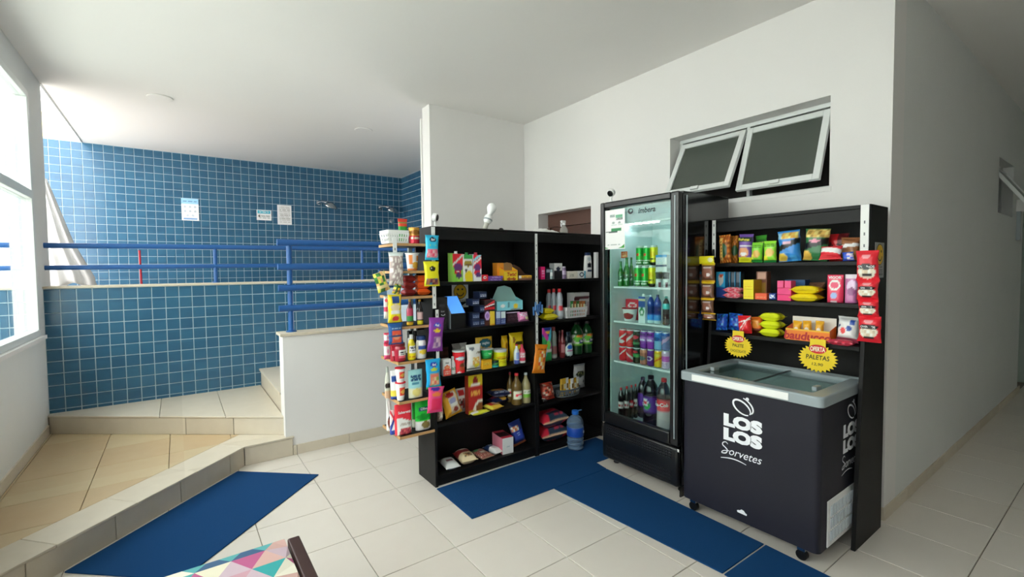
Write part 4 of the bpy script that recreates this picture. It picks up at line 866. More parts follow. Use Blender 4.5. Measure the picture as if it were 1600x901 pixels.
# lowest row
item('sugar_bag', 'white sugar bag at the left of the lowest row', 'bag', 'pillow', 'A', A5, (688, 710, 0), 'e6e6e8', [('r',.25,.4,.75,.55,'8a5560'),('r',0,.75,1,1,'9a978e')], t=.17, off=.006, flat=True, h=.05, rot=-.1, group='bags on the lowest shelf')
item('rice_bag', 'beige and dark red rice bag on the lowest row', 'bag', 'pillow', 'A', A5, (715, 739, 0), 'd3bf9c', [('r',0,.45,1,1,'7d1f22'),('e',.5,.8,.4,.12,'cdbfae'),('n',.25,.15,.75,.35,['4a3524','b59a70','8a5a3a'],8)], t=.19, off=.01, flat=True, h=.075, rot=-.12, group='bags on the lowest shelf')
item('bean_bag', 'speckled brown bean bag on the lowest row', 'bag', 'pillow', 'A', A5, (743, 763, 0), '8d6a58', [('n',.05,.05,.95,.7,['9c7a66','7a4a40','b39a88','8a3a3a'],14),('e',.3,.75,.2,.12,'3a7a4a'),('r',.3,.35,.7,.5,'b9b0a8')], t=.17, off=.012, flat=True, h=.045, rot=.1, group='bags on the lowest shelf')
item('salt_bag', 'white bag with a navy top on the lowest row', 'bag', 'pillow', 'A', A5, (764.5, 777, 0), 'e8e9ec', [('r',0,.55,1,.95,'1f2f55'),('s',.25,.65,.85,.85,'b8c2cc',2)], t=.16, off=.035, flat=True, h=.05, rot=.1, group='bags on the lowest shelf')
tp_ = item('paper_roll_pack', 'pink and white pack of paper rolls on the lowest row', 'paper rolls', 'box', 'A', A5, (787.5, 803, 683), 'eef0f2', [('e',.5,.75,.46,.2,'f6f7f8'),('e',.5,.28,.46,.2,'f6f7f8'),('s',.3,.4,.7,.6,'a9b3b8',1)], t=.17, off=.03, rot=-.12, group='bags on the lowest shelf', side='e27f92', top='c2374c')
bevel(tp_.children[0], .018, 3)
mk('label_patch', [(-.05,-.05,LASTTOP-A5+.001),(.04,-.05,LASTTOP-A5+.001),(.04,.04,LASTTOP-A5+.001),(-.05,.04,LASTTOP-A5+.001)], [(0,1,2,3)], ink('3a1a22'), tp_)
item('cookie_bag', 'navy biscuit bag leaning at the right of the lowest row', 'biscuits', 'pillow', 'A', A5, (806, 825, 661), '1b2b66', [('r',.1,.25,.9,.6,'2b3f9a'),('n',.05,.6,.6,.8,['c98a6a','e3d3c6','b5653a'],8),('s',.3,.4,.6,.5,'8fa3d8',1),('r',.0,0,1,.12,'a8623a')], t=.05, off=.07, lean=-.2, roll=-.2, group='bags on the lowest shelf')

# --- long shelf, right unit
H = 'household goods on the shelf beside the fridge'
item('soap_box', 'small pink soap box at the left of the toiletries row', 'soap', 'box', 'A', B1, (845.5, 851.5, 416.5), 'd81e6a', [('s',.2,.2,.8,.8,'f2a0c4',3)], t=.05, group=H)
item('toothpaste_box', 'dark blue toothpaste box beside the pink soap box', 'box', 'box', 'A', B1, (853, 860, 418), '1b1f2c', [('r',.1,.6,.9,.85,'8d96a3')], t=.06, off=.03, group=H)
item('deodorant', 'small pale roll-on bottle on the toiletries row', 'bottle', 'shampoo', 'A', B1, (860.3, 865.5, 419), '8fa3a8', [('r',.2,.3,.8,.6,'c9d3d6')], cap='5a6468', group=H)
item('razor_box', 'white and black box with a dark emblem on the toiletries row', 'box', 'box', 'A', B1, (865.8, 878.5, 411), 'd9dcdd', [('r',0,0,1,.5,'16171b'),('e',.5,.63,.24,.14,'22293f'),('s',.3,.82,.8,.9,'5a5f66',1)], t=.06, off=.035, group=H, side='9a9da0')
item('deodorant', 'slim purple roll-on bottle on the toiletries row', 'bottle', 'shampoo', 'A', B1, (880.5, 886.5, 416), '6d5a78', [('r',.0,.35,1,.65,'a695b3')], cap='c9c4d0', group=H)
item('soap_box', 'low cream soap box on the toiletries row', 'soap', 'box', 'A', B1, (888, 902.5, 423.5), 'cfcac0', [('s',.15,.3,.6,.7,'9a958c',2)], t=.05, group=H)
item('soap_box', 'low white soap box with a round blue print', 'soap', 'box', 'A', B1, (903, 915, 423), 'dfe3e6', [('e',.5,.5,.3,.35,'3a4660'),('e',.5,.5,.18,.2,'c9d0d8'),('r',.85,0,1,1,'4aa0c0')], t=.05, group=H)
item('shampoo_bottle', 'tall white shampoo bottle with a dark blue cap', 'bottle', 'shampoo', 'A', B1, (918, 929.5, 394), 'dfe6e9', [('e',.5,.5,.2,.1,'20242c'),('r',.35,.26,.72,.34,'2c3a5c'),('e',.5,.75,.2,.07,'a9b6be')], cap='1f3566', sy=.6, group=H)
item('brush_pack', 'thin white packet standing at the right of the toiletries row', 'packet', 'box', 'A', B1, (931.5, 935, 394), 'd3d6d6', [], t=.03, group=H)
for k, (x0, x1, yt, o_) in enumerate(((857, 866, 452, .14), (864.5, 872, 451, .085), (873.5, 882.5, 451, .02))):
    item('bleach_bottle', ['rearmost', 'middle', 'front'][k]+' grey bleach bottle with a red cap', 'bottle', 'deter', 'A', B2, (x0, x1, yt), '98a0aa', [('r',.15,.3,.85,.42,'c9404a'),('r',.15,.12,.85,.28,'b3bac2')], off=o_, cap='d8232e', group='bleach bottles')
item('sponge_pack', 'lower yellow sponge packet beside the bleach bottles', 'sponges', 'pillow', 'A', B2, (852, 873.5, 485), 'cfc21e', [('n',.2,.2,.8,.8,['d9cf3a','b5a812'],8)], t=.09, off=-.035+.04, flat=True, h=.05, group=H)
item('sponge_pack', 'upper yellow sponge packet beside the bleach bottles', 'sponges', 'pillow', 'A', B2, (850.5, 867, 474), 'c9b91c', [('n',.2,.2,.8,.8,['d3c634','a89a10'],8)], t=.08, off=.015, flat=True, h=.042, on=True, group=H)
def basket(name, label, c, w, d, h, m, rz=0.0, taper=.88, oval=False, nb=11):
    """plastic basket: base, upright slats, two hoops"""
    root = tag(empty(name, c, rz), label, 'basket'); n = 28
    def ring(f):
        if oval: return [(cos(2*pi*k/n)*w/2*f, sin(2*pi*k/n)*d/2*f) for k in range(n)]
        P = []; r = .012
        for cx, cy, a0 in ((w/2*f-r, -d/2*f+r, -pi/2), (w/2*f-r, d/2*f-r, 0), (-w/2*f+r, d/2*f-r, pi/2), (-w/2*f+r, -d/2*f+r, pi)):
            for i in range(4): a = a0+pi/2*i/3; P.append((cx+r*cos(a), cy+r*sin(a)))
        return P
    def hoop(z0, z1, t_, nm):
        f0, f1 = taper+(1-taper)*z0/h, taper+(1-taper)*z1/h; o0, o1 = ring(f0), ring(f1); k = len(o0); s = 1-t_/(w/2)
        V = [(p[0], p[1], z0) for p in o0]+[(p[0], p[1], z1) for p in o1]+[(p[0]*s, p[1]*s, z1) for p in o1]+[(p[0]*s, p[1]*s, z0) for p in o0]
        F = []
        for i in range(k):
            j = (i+1) % k; F += [(i, j, k+j, k+i), (k+i, k+j, 2*k+j, 2*k+i), (2*k+i, 2*k+j, 3*k+j, 3*k+i), (3*k+i, 3*k+j, j, i)]
        return mk(nm, V, F, m, root)
    hoop(0, h*.16, .003, 'base_band'); hoop(h*.72, h, .004, 'rim'); hoop(h*.4, h*.5, .003, 'hoop')
    MB().prism(ring(taper*.99), .001, .004).build('base', m, root)
    sl = MB()
    def bar(x, y, tx, ty):
        k0 = len(sl.V); hw = w/nb*.22
        for f, z in ((taper, 0), (1, h*.8)):
            for s in (-1, 1):
                for q in (.992, .975): sl.V.append((x*f*q+tx*hw*s, y*f*q+ty*hw*s, z))
        sl.F += [(k0, k0+2, k0+6, k0+4), (k0+1, k0+5, k0+7, k0+3), (k0, k0+4, k0+5, k0+1), (k0+2, k0+3, k0+7, k0+6)]
    if oval:
        for k in range(30): a = 2*pi*k/30; bar(cos(a)*w/2, sin(a)*d/2, -sin(a), cos(a)*.8)
    else:
        for k in range(nb+1):
            x = -w/2+.01+(w-.02)*k/nb; bar(x, -d/2, 1, 0); bar(x, d/2, 1, 0)
        for k in range(7):
            y = -d/2+.01+(d-.02)*k/6; bar(-w/2, y, 0, 1); bar(w/2, y, 0, 1)
    sl.build('slats', m, root); return root
a, b = ony(884, 494, AY0+.03), ony(918, 494, AY0+.03); zt = ony(900, 480, AY0+.03).z
basket('storage_basket', 'white plastic basket with holes on the bleach row', ((a.x+b.x)/2, AY0+.06, B2+.001), b.x-a.x, .08, zt-B2, WHITEPL)
for k, c in enumerate(('2f7a3a', '8a4a22', '3a6a2a', '9a5a2a', 'b0652a')):
    item('seasoning_sachet', ['green sachet at the left end', 'brown sachet second from the left', 'dark green sachet in the middle', 'brown sachet second from the right', 'orange brown sachet at the right end'][k]+' of the white basket of seasonings', 'sachet', 'pillow', 'A', B2+.006, (892+4.6*k, 896.4+4.6*k, 470), c, [('r',.2,.5,.8,.8,'d8c08a' if k % 2 else 'c9d8b0')], t=.012, off=.04+.003*k, group='sachets in the white basket')
tp = item('toilet_paper_pack', 'white pack of toilet rolls with a dark red wave', 'toilet paper', 'box', 'A', B2, (897, 921, 457), 'e6e4e4', [('d',.76,.05,.12,'4a1822'),('e',.3,.8,.3,.06,'4a1822'),('e',.75,.74,.25,.05,'5a2230'),('s',.0,.05,1,.4,'cfd2d4',4),('r',.85,0,1,.6,'b9a9ac')], t=.09, off=.12, group=H, side='d0cfd0', txt=[('Personal', .42, .56, .14, '3a2228')]); bevel(tp.children[0], .012, 3)
# detergents
item('detergent_bottle', 'colourful laundry detergent pouch with a blue top', 'detergent', 'stand', 'A', B3, (850, 864.5, 512), '2c8f4a', [('r',0,.72,1,1,'2a3a8c'),('r',0,.82,1,.9,'e8a02a'),('d',.65,.12,-.6,'c23a9a'),('d',.5,.12,.8,'4ab8e0'),('e',.55,.48,.25,.12,'7ed05a'),('r',.2,.28,.95,.36,'e8e0e8'),('r',.2,.3,.95,.33,'c8254a')], t=.05, off=.012, group=H)
item('cleaner_bottle', 'grey green cleaning bottle with a faded red cap', 'bottle', 'deter', 'A', B3, (864, 873, 511), '7f8c86', [('r',.1,.15,.9,.4,'8a5a5a'),('r',.1,.02,.9,.12,'b9beba')], off=.06, cap='8e3a40', group=H)
item('cleaner_bottle', 'slim dark red cleaning bottle at the back of the detergent row', 'bottle', 'bottle', 'A', B3, (874, 880, 517), '4a1a20', [('r',.1,.2,.9,.5,'6a2a30')], off=.09, cap='5a2028', group=H)
item('cleaner_bottle', 'dark red cleaning bottle left of the dish soap', 'bottle', 'bottle', 'A', B3, (878.5, 885, 516), '6a2228', [('r',.1,.2,.9,.5,'a06a70')], off=.035, cap='7a2a30', group=H)
item('dish_soap', 'dark dish soap bottle with a pale turquoise label', 'bottle', 'deter', 'A', B3, (887.5, 900, 519), '141e26', [('e',.5,.3,.42,.26,'bfe3e0'),('e',.5,.4,.22,.1,'2a6ac0'),('r',.25,.22,.8,.28,'b04a90')], off=.014, cap='20304a', sy=.6, group=H)
for k, (x0, x1, yt, o_) in enumerate(((900.5, 916, 503.5, .03), (917, 930.5, 502, .04))):
    item('soda_bottle', ('left', 'right')[k]+' green disinfectant bottle with a white and green label', 'bottle', 'pet', 'A', B3, (x0, x1, yt), '123a1c', [('r',0,.3,1,.6,'cfe0c8'),('e',.35,.5,.3,.1,'5aa83a'),('e',.6,.42,.22,.07,'2a3f6a'),('r',0,.3,1,.34,'6cae3a'),('e',.5,.57,.3,.03,'d87a3a')], off=o_, cap='2a2c2a', group='green disinfectant bottles', txt=[('Sol', .55, .44, .07, 'f2f4f2')])
# foil roll, basket, snacks
a, b = ony(845, 590, 2.93), ony(898, 590, 2.93)
rl = tag(empty('foil_roll', ((a.x+b.x)/2, 2.955, B4+.036), .0), 'grey wrapped roll lying at the back of the fourth row', 'roll', H)
autosm(MB().tube([(-(b.x-a.x)/2, 0, 0), ((b.x-a.x)/2, 0, 0)], .034, 22).build('roll', mat('roll_wrap', '8f9aa6', .4, var=.1), rl)); MB().tube([(-(b.x-a.x)/2-.004, 0, 0), ((b.x-a.x)/2+.004, 0, 0)], .012, 12).build('core', LEDGE, rl)
a, b = ony(873, 610, AY0+.04), ony(911, 610, AY0+.04); zt = ony(892, 597, AY0+.04).z
bkt = basket('storage_basket', 'dark grey oval basket of seasoning sachets on the fourth row', ((a.x+b.x)/2, AY0+.085, B4+.001), b.x-a.x, .13, .062, mat('grey_basket', '5d646a', .4), oval=True)
for k in range(7):
    item('seasoning_sachet', ['pale', 'yellow', 'white', 'gold', 'silver white', 'amber', 'cream'][k]+' sachet '+['at the left end', 'second from left', 'third from left', 'in the middle', 'third from right', 'second from right', 'at the right end'][k]+' of the dark oval basket', 'sachet', 'pillow', 'A', B4+.008, (876+4.1*k, 880.6+4.1*k, 592-(k % 3)), ('c9a23a', 'd8a92e', 'e6e6ea', 'd0a024', 'f0f0f4', 'b98a22', 'e4dcc0')[k], [('r',.2,.4,.8,.7,'7a5a1a' if k % 2 == 0 else 'f2e6c0')], t=.014, off=.05+.009*(k % 4), group='sachets in the dark oval basket')
item('candy_bag', 'red wrapped sweets bag at the left of the fourth row', 'sweets', 'pillow', 'A', B4, (852, 871.5, 601), 'a8382e', [('n',.05,.05,.95,.95,['b5452f','5a2018','d8614a','8a2a22','c9b0a0'],7)], t=.07, off=.015, lean=-.3, group=H)
item('candy_bag', 'small black and white sweets packet before the red bag', 'sweets', 'pillow', 'A', B4, (845, 851.5, 0), '2a2426', [('e',.5,.5,.35,.3,'d8d4d4')], t=.06, off=.012, flat=True, h=.03, group=H)
item('cotton_bag', 'silver white packet with a black oval logo beside the fridge', 'packet', 'pillow', 'A', B4, (899, 917, 569), 'dfe2e8', [('e',.45,.62,.36,.13,'2a3020'),('r',0,.92,1,1,'9aa0a8'),('e',.75,.3,.1,.06,'6a707a'),('d',.48,.012,.2,'b0b6c0')], t=.05, off=.16, group=H, txt=[('YURI', .45, .62, .13, 'b8c07a')])
for k in range(2):
    item('charcoal_bag', ('lower', 'upper')[k]+' red and dark blue bag stacked at the foot of the shelf', 'bag', 'pillow', 'A', B5, (845, 889, 0), 'd02a42', [('r',.25,.0,1,.42,'25384a'),('s',.45,.15,.8,.32,'b03a50',1),('r',0,.0,1,.05,'c9a888'),('r',0,.95,1,1,'b9a088')], t=.2, off=-.012+.02, flat=True, h=.112, on=k > 0, rot=.05 if k else -.04, group='red charcoal bags')
# water jug on the mat
jc = onz(899, 703, .008); JR = .068; jug = tag(empty('water_jug', (ony(899, 690, AY0-JR-.006).x, AY0-JR-.006, .0085)), 'large clear blue water jug standing on the mat', 'water bottle')
prof = [(0,.004),(JR*.8,0),(JR*.98,.012),(JR*.9,.03),(JR,.045),(JR*.9,.062),(JR,.08),(JR*.92,.098),(JR*.98,.106),(JR*.98,.18),(JR*.92,.186),(JR,.2),(JR*.96,.22),(JR*.8,.245),(JR*.5,.263),(JR*.34,.27),(JR*.34,.282)]
JUG = bpy.data.materials.new('blue_clear_plastic'); JUG.use_nodes = True; _b = JUG.node_tree.nodes['Principled BSDF']; _b.inputs['Base Color'].default_value = (*lin('a3c8f0'), 1); _b.inputs['Roughness'].default_value = .1; _b.inputs['Transmission Weight'].default_value = .7; _b.inputs['IOR'].default_value = 1.2
autosm(MB().lathe(prof, seg=26).build('bottle', JUG, jug)); autosm(MB().lathe([(JR*.985,.107),(JR*1.0,.109),(JR*1.0,.177),(JR*.985,.179)], seg=26).build('label', ink('1d4fb4'), jug))
autosm(MB().lathe([(JR*.4,.277),(JR*.42,.28),(JR*.4,.305),(0,.308)], seg=18).build('cap', ink('2474d8'), jug)); MB().box(JR*.3, JR*1.0, -.006, .006, .296, .301).build('handle', ink('6aa0e0'), jug)
disc(jug, .03, -JR*.93, .145, .012, 'cfe2f6', 'drop_mark', 16, .7)

# --- end rack
E_ = 'goods on the end rack'
a, b = ony(604, 372, AY0+.02), ony(641, 372, AY0+.02)
basket('storage_basket', 'white plastic basket on the top board of the end rack', ((a.x+b.x)/2+.004, AY0+.10, W1+.001), b.x-a.x-.006, .15, .082, WHITEPL, taper=.86, nb=8)
item('wafer_pack', 'green and red packet standing in the white top basket', 'packet', 'pillow', 'W', W1+.006, (622, 637, 341.5), '2f8a3a', [('r',0,.86,1,1,'c23a2a'),('s',.1,.72,.9,.84,'d0e0c0',1),('r',0,.7,1,.8,'c9402e')], t=.016, off=.1, group=E_)
item('tomato_tin', 'gold and red food tin on the top board of the end rack', 'tin', 'tin', 'W', W1, (642, 658, 355), 'b98a3a', [('r',0,.0,1,.5,'b8233a'),('e',.5,.7,.35,.15,'8a5a22'),('s',.2,.3,.85,.5,'e8c8b0',1)], off=.02, group=E_)
item('noodle_cup', 'white and orange noodle cup on the second board', 'cup', 'cup', 'W', W2, (638, 658, 395), 'eeeae2', [('r',.15,.35,.4,.9,'d87a3a'),('e',.62,.3,.25,.2,'e0a03a'),('r',.6,.55,.85,.85,'e3853a'),('r',0,0,1,.1,'d8763a')], off=.02, lid='f2f0ea', group=E_)
for r_ in range(3):
    item('instant_noodles', f"{['bottom','middle','top'][r_]} orange noodle packet in the right pile of the third board", 'noodles', 'pillow', 'W', W3, (645, 667, 0), 'ee5a24', [('r',.2,.3,.8,.7,'f07a3a'),('e',.4,.5,.2,.2,'f6b08a')], t=.11, off=.01, flat=True, h=.043, on=r_ > 0, group='noodle packets')
for r_ in range(3):
    item('instant_noodles', f"{['bottom','middle','top'][r_]} maroon noodle packet in the left pile of the third board", 'noodles', 'pillow', 'W', W3, (625, 643.5, 0), '7a2422', [('r',.2,.3,.8,.7,'93352e')], t=.11, off=.01, flat=True, h=.043, on=r_ > 0, group='noodle packets')
item('sauce_bottle', 'red and green sauce bottle with a yellow cap on the fourth board', 'bottle', 'bottle', 'W', W4, (637, 647, 468), '6a2a2e', [('r',0,.0,1,.12,'d8a82a'),('r',.05,.14,.95,.36,'3a8a4a'),('r',.05,.36,.95,.66,'b83a5a')], off=.03, cap='e0b02a', group=E_)
item('sauce_bottle', 'dark soy sauce bottle with a yellow cap on the fourth board', 'bottle', 'bottle', 'W', W4, (653, 662.5, 468), '1a1214', [('r',.05,.0,.95,.16,'e8c82a'),('r',.05,.18,.95,.5,'c9a8a8')], off=.03, cap='d8a82a', group=E_)
item('ketchup_pouch', 'narrow dark red sauce pouch at the back left of the fifth board', 'sauce', 'stand', 'W', W5, (611.5, 619, 538), '9a1c2e', [('r',.2,.3,.8,.6,'d8b0b8')], t=.04, off=.05, group=E_)
item('ketchup_jar', 'wide red sauce jar with a white label on the fifth board', 'jar', 'jar', 'W', W5, (619.5, 636.5, 536), '8e1a30', [('r',.3,.3,.85,.62,'e6d6da'),('s',.36,.36,.8,.58,'3a2a34',2),('r',.3,.18,.85,.3,'c9566a')], off=.012, cap='7a1626', group=E_)
item('mustard_bottle', 'yellow mustard bottle with a white cap', 'bottle', 'squeeze', 'W', W5, (639, 651.5, 523), 'e2c21c', [('r',.2,.28,.85,.55,'e8e8e4'),('s',.28,.36,.8,.5,'2a3040',2),('s',.2,.1,.85,.24,'b5601a',1)], off=.014, cap='eef0ee', group=E_)
item('mayonnaise_jar', 'white mayonnaise jar with a blue lid', 'jar', 'jar', 'W', W5, (653.5, 668.5, 525), 'ece6da', [('r',.2,.42,.85,.58,'2a4a8a'),('e',.55,.3,.3,.1,'e8b83a')], off=.016, cap='24457e', group=E_)
item('spice_jar', 'small dark grinder with a pale label behind the mustard', 'jar', 'jar', 'W', W5, (637.5, 645.5, 517), '2a2022', [('r',.1,.4,.9,.7,'d8d0c8')], off=.14, cap='1a1618', group=E_)
item('spice_jar', 'tall dark grinder behind the mustard bottle', 'jar', 'jar', 'W', W5, (646.5, 652.5, 517), '241c1e', [], off=.14, cap='141214', group=E_)
for k in range(2):
    item('sweetener_pack', ('lower', 'upper')[k]+' white and pink packet at the left edge of the fifth board', 'packet', 'pillow', 'W', W5, (601, 611.5, (536, 520)[k]), 'e8e0e4', [('r',0,.0,1,.25,'d84a7a'),('r',0,.8,1,1,'c9405a'),('e',.5,.5,.2,.15,'e089a8')], t=.035, off=.13, on=k > 0, group=E_)
item('milk_bottle_pack', 'grey bottle shaped pack with a dark cup print on the sixth board', 'packet', 'squeeze', 'W', W6, (602, 611, 573.5), 'c3c4b8', [('e',.5,.4,.4,.1,'2a201e'),('r',0,0,1,.25,'c9a88e')], off=.12, cap='b8c0b8', sy=.5, group=E_)
item('milk_pouch', 'white and blue milk pouch behind the red lidded cups', 'pouch', 'stand', 'W', W6, (611.5, 624, 579), 'e2e4e0', [('r',.1,.6,.9,.8,'2a4a8a'),('r',0,.05,1,.3,'d8c04a'),('r',0,.0,1,.12,'2a4aa0')], t=.04, off=.075, group=E_)
item('dessert_cup', 'lower cream cup with a red lid in the stacked pair', 'cup', 'cup', 'W', W6, (621, 636, 598), 'ebe4d8', [('r',.35,.3,.9,.75,'d8402e'),('e',.62,.5,.2,.12,'f0a04a')], off=.012, lid='d4283a', group='red lidded cups')
item('dessert_cup', 'upper cream cup with a red lid in the stacked pair', 'cup', 'cup', 'W', W6, (620.5, 635.5, 575), 'ebe4d8', [('r',.35,.3,.9,.75,'d8402e'),('e',.62,.5,.2,.12,'f0a04a')], off=.012, lid='d4283a', on=True, group='red lidded cups')
item('cream_pouch', 'pale blue cheese pouch on the sixth board', 'pouch', 'stand', 'W', W6, (640, 662, 578), '9ccfd6', [('r',0,.0,1,.36,'e8dcb8'),('e',.5,.2,.3,.14,'e2c878'),('s',.15,.62,.85,.85,'22507a',2),('r',.2,.5,.7,.56,'4a8aa0')], t=.05, off=.016, group=E_, txt=[('Scala', .5, .72, .12, '1f4a7a')])
item('olive_pouch', 'white and brown pouch at the left back of the lowest board', 'pouch', 'stand', 'W', W7, (605, 612.5, 621), 'd8d4d0', [('e',.5,.25,.4,.2,'5a2a26'),('n',.2,.15,.8,.35,['6a2a2a','8a4a3a'],8)], t=.04, off=.14, group=E_)
item('cocoa_sachet', 'blue, white and red packet beside the red pouch', 'packet', 'stand', 'W', W7, (610.5, 618, 641), 'd8d8e4', [('d',.5,.12,.5,'2a3a8a'),('r',0,.0,1,.2,'2f3f94'),('d',.75,.08,-.4,'c23a4a')], t=.035, off=.06, group=E_)
item('sauce_pouch', 'red and white tomato sauce pouch on the lowest board', 'pouch', 'stand', 'W', W7, (619, 645.5, 632), 'd6303e', [('r',.1,.0,1,.56,'ddd6d0'),('d',.6,.08,-.25,'d6303e'),('e',.55,.1,.36,.15,'a03040'),('n',.25,.0,.85,.22,['a8384a','8a2838','c05a5a'],9),('s',.25,.32,.85,.42,'a8a098',2)], t=.06, off=.012, group=E_, txt=[('Salsaretti', .52, .74, .09, 'ffffff')])
item('pea_pouch', 'dark green pouch behind the bright green pouch', 'pouch', 'stand', 'W', W7, (645.5, 656, 627), '2a9a3a', [('r',0,0,1,.3,'c0c8b8')], t=.04, off=.1, group=E_)
item('pea_pouch', 'bright green olive pouch with a white foot on the lowest board', 'pouch', 'stand', 'W', W7, (651, 675, 626), '1fb33a', [('r',0,.0,1,.3,'dfe0d8'),('e',.6,.18,.28,.12,'7a6a3a'),('r',.2,.66,.85,.78,'24406a'),('e',.45,.45,.4,.1,'128a2a')], t=.055, off=.02, group=E_, txt=[('Oliva', .52, .72, .09, 'e8f2e8')])

# --- snack shelf
S_ = 'snacks on the shelf above the freezer'
item('snack_bag', 'narrow brown and green crisp bag at the left of the top snack row', 'crisps', 'pillow', 'C', C1, (1122.5, 1141, 367), 'b5682a', [('n',0,0,1,1,['c77a34','a8541e','d89a4a','8a4a1c'],9),('e',.5,.45,.33,.25,'1f4a2a'),('r',.15,.1,.4,.9,'e0b060'),('s',.18,.15,.36,.85,'7a3a14',6)], t=.05, group=S_)
item('snack_bag', 'half hidden brown and green crisp bag behind the narrow one', 'crisps', 'pillow', 'C', C1, (1139, 1151, 368), 'a85f26', [('n',0,0,1,1,['b56a2c','8a4a1c','c98a3e'],8),('e',.7,.45,.4,.2,'1f4a2a')], t=.04, off=.085, group=S_)
item('snack_bag', 'purple and yellow crisp bag on the top snack row', 'crisps', 'pillow', 'C', C1, (1150, 1172.5, 366), '6a4a9a', [('r',0,.0,1,.2,'e8dc2a'),('e',.5,.36,.38,.18,'c98a5a'),('e',.5,.3,.25,.06,'f0e0d8'),('r',.0,.56,1,.62,'e6e0ee'),('r',.05,.74,.95,.88,'2a3a2a')], t=.06, group=S_, txt=[('Fofuras', .5, .81, .1, 'e8e04a')])
item('snack_bag', 'green snack bag peeking from behind beside the purple bag', 'crisps', 'pillow', 'C', C1, (1179, 1197, 368), '4aa03a', [('r',.1,.65,.9,.85,'2a6a22'),('s',.15,.68,.85,.82,'c9e04a',1)], t=.04, off=.1, group=S_, lean=-.08)
item('snack_bag', 'front left green and yellow small snack bag', 'crisps', 'pillow', 'C', C1, (1171, 1189, 379), '7ac23a', [('r',0,.0,1,.14,'2a8a3a'),('e',.55,.42,.35,.2,'c9a04a'),('s',.1,.72,.9,.88,'2f6a1e',2),('r',0,.14,.3,.4,'e0e04a')], t=.045, group=S_)
item('snack_bag', 'front right green and yellow small snack bag', 'crisps', 'pillow', 'C', C1, (1190.5, 1211, 376), '8acc3a', [('r',0,.0,1,.12,'1f7a3a'),('e',.55,.45,.36,.2,'d3ae5a'),('s',.1,.74,.9,.9,'2f6a1e',2),('r',0,.12,.4,.3,'e6e43a')], t=.045, group=S_)
item('crisp_bag', 'large blue crisp bag with a black label', 'crisps', 'pillow', 'C', C1, (1212.5, 1249, 360.5), '2f7ac0', [('n',.1,.72,.95,.95,['d8b05a','e8c878','c9963e'],7),('r',0,.75,.25,.92,'8ab8dc'),('e',.2,.14,.25,.14,'e2b44a'),('d',.53,.09,.25,'15171c'),('e',.5,.6,.22,.05,'c9a0b0'),('r',.6,.0,.85,.2,'4a9ad8')], t=.075, group=S_)
item('crisp_bag', 'large green crisp bag with a black label', 'crisps', 'pillow', 'C', C1, (1250, 1290, 358), '2f6a42', [('n',.1,.72,1,.97,['c9a458','e0c078','9a7a3a'],7),('e',.15,.16,.28,.16,'e0a84a'),('d',.53,.1,.2,'14161a'),('e',.5,.62,.24,.05,'d88aa0'),('e',.6,.1,.2,.1,'3a7a4a')], t=.075, off=.03, group=S_)
item('snack_bag', 'red and white snack bag lying before the large green bag', 'crisps', 'pillow', 'C', C1, (1277, 1313, 386), 'd83a44', [('d',.6,.18,-.2,'e6e2e2'),('d',.25,.1,-.2,'c01c2a')], t=.05, off=-.035, lean=-.35, group=S_)
item('popcorn_bag', 'red bag with black lettering at the back right of the top snack row', 'crisps', 'pillow', 'C', C1, (1292, 1326, 365), 'c92a30', [('r',.55,.5,1,1,'5a1a1e'),('r',0,.3,1,.5,'d84a3a')], t=.05, off=.12, group=S_, txt=[('bilcoo', .38, .6, .2, '1a1012')])
item('cookie_bag', 'brown biscuit bag with a white band on the top snack row', 'biscuits', 'pillow', 'C', C1, (1308, 1340, 372), '8a5a3a', [('d',.62,.07,.1,'eee8e2'),('r',0,0,1,.4,'a0703e')], t=.05, off=.055, lean=-.12, group=S_)
item('candy_pack', 'small blue and white packet at the right end of the top snack row', 'packet', 'pillow', 'C', C1, (1315, 1334, 394), '2a4ab0', [('n',.5,.1,1,.9,['e8e0ee','4a6ad0','c9b0e0'],4)], t=.03, off=-.01, group=S_)
# second snack row
item('baby_biscuit_box', 'bright blue box with a white figure print at the left of the second snack row', 'box', 'box', 'C', C2, (1119, 1133, 424.5), '2aa0d8', [('r',0,0,1,.4,'24408a'),('e',.55,.72,.3,.2,'e6ddd0'),('e',.55,.86,.25,.06,'c9542a'),('e',.5,.6,.2,.12,'e8e8ec')], t=.06, group=S_, side='1c6a9a')
for k in range(3): item('tea_box', ['left', 'middle', 'right'][k]+' dark blue box behind the pink wafers', 'box', 'box', 'C', C2, (1134+8*k, 1141+8*k, 424.5), '1c2a3a', [('r',.1,.6,.9,.95,'5a6470'),('r',.9,.0,1,1,'2aa0d8')], t=.05, off=.06, group=S_)
for k in range(2): item('wafer_pack', ('lower', 'upper')[k]+' pink wafer pack on the second snack row', 'wafers', 'pillow', 'C', C2, (1134, 1160.5, 0), 'd8485a', [('n',0,0,1,1,['e06a7a','c93a4e','f0a0a8'],8),('s',.1,.3,.9,.7,'f2d0d4',2)], t=.06, off=-.01, flat=True, h=.034, on=k > 0, group=S_)
for k in range(2): item('cake_box', ('lower', 'upper')[k]+' yellow cake box on the second snack row', 'box', 'box', 'C', C2, (1161.5, 1177.5, (451.5, 437)[k]), 'e8c01a', [('s',.1,.2,.9,.4,'c99a14',1)], t=.1, off=-.012, on=k > 0, group=S_, side='a8841a', top='d8b01a')
item('cake_box', 'small brown box on top at the back of the yellow boxes', 'box', 'box', 'C', C2, (1184, 1197, 424), '7a4a3a', [('e',.5,.5,.3,.3,'b08a78')], t=.05, off=.06, yb=449, group=S_) if False else None
item('bar_box', 'orange red bar box low beside the yellow boxes', 'box', 'box', 'C', C2, (1180, 1198, 458), 'e8502a', [('s',.1,.3,.9,.7,'f0805a',1)], t=.06, off=-.005, group=S_)
z_ = LASTTOP
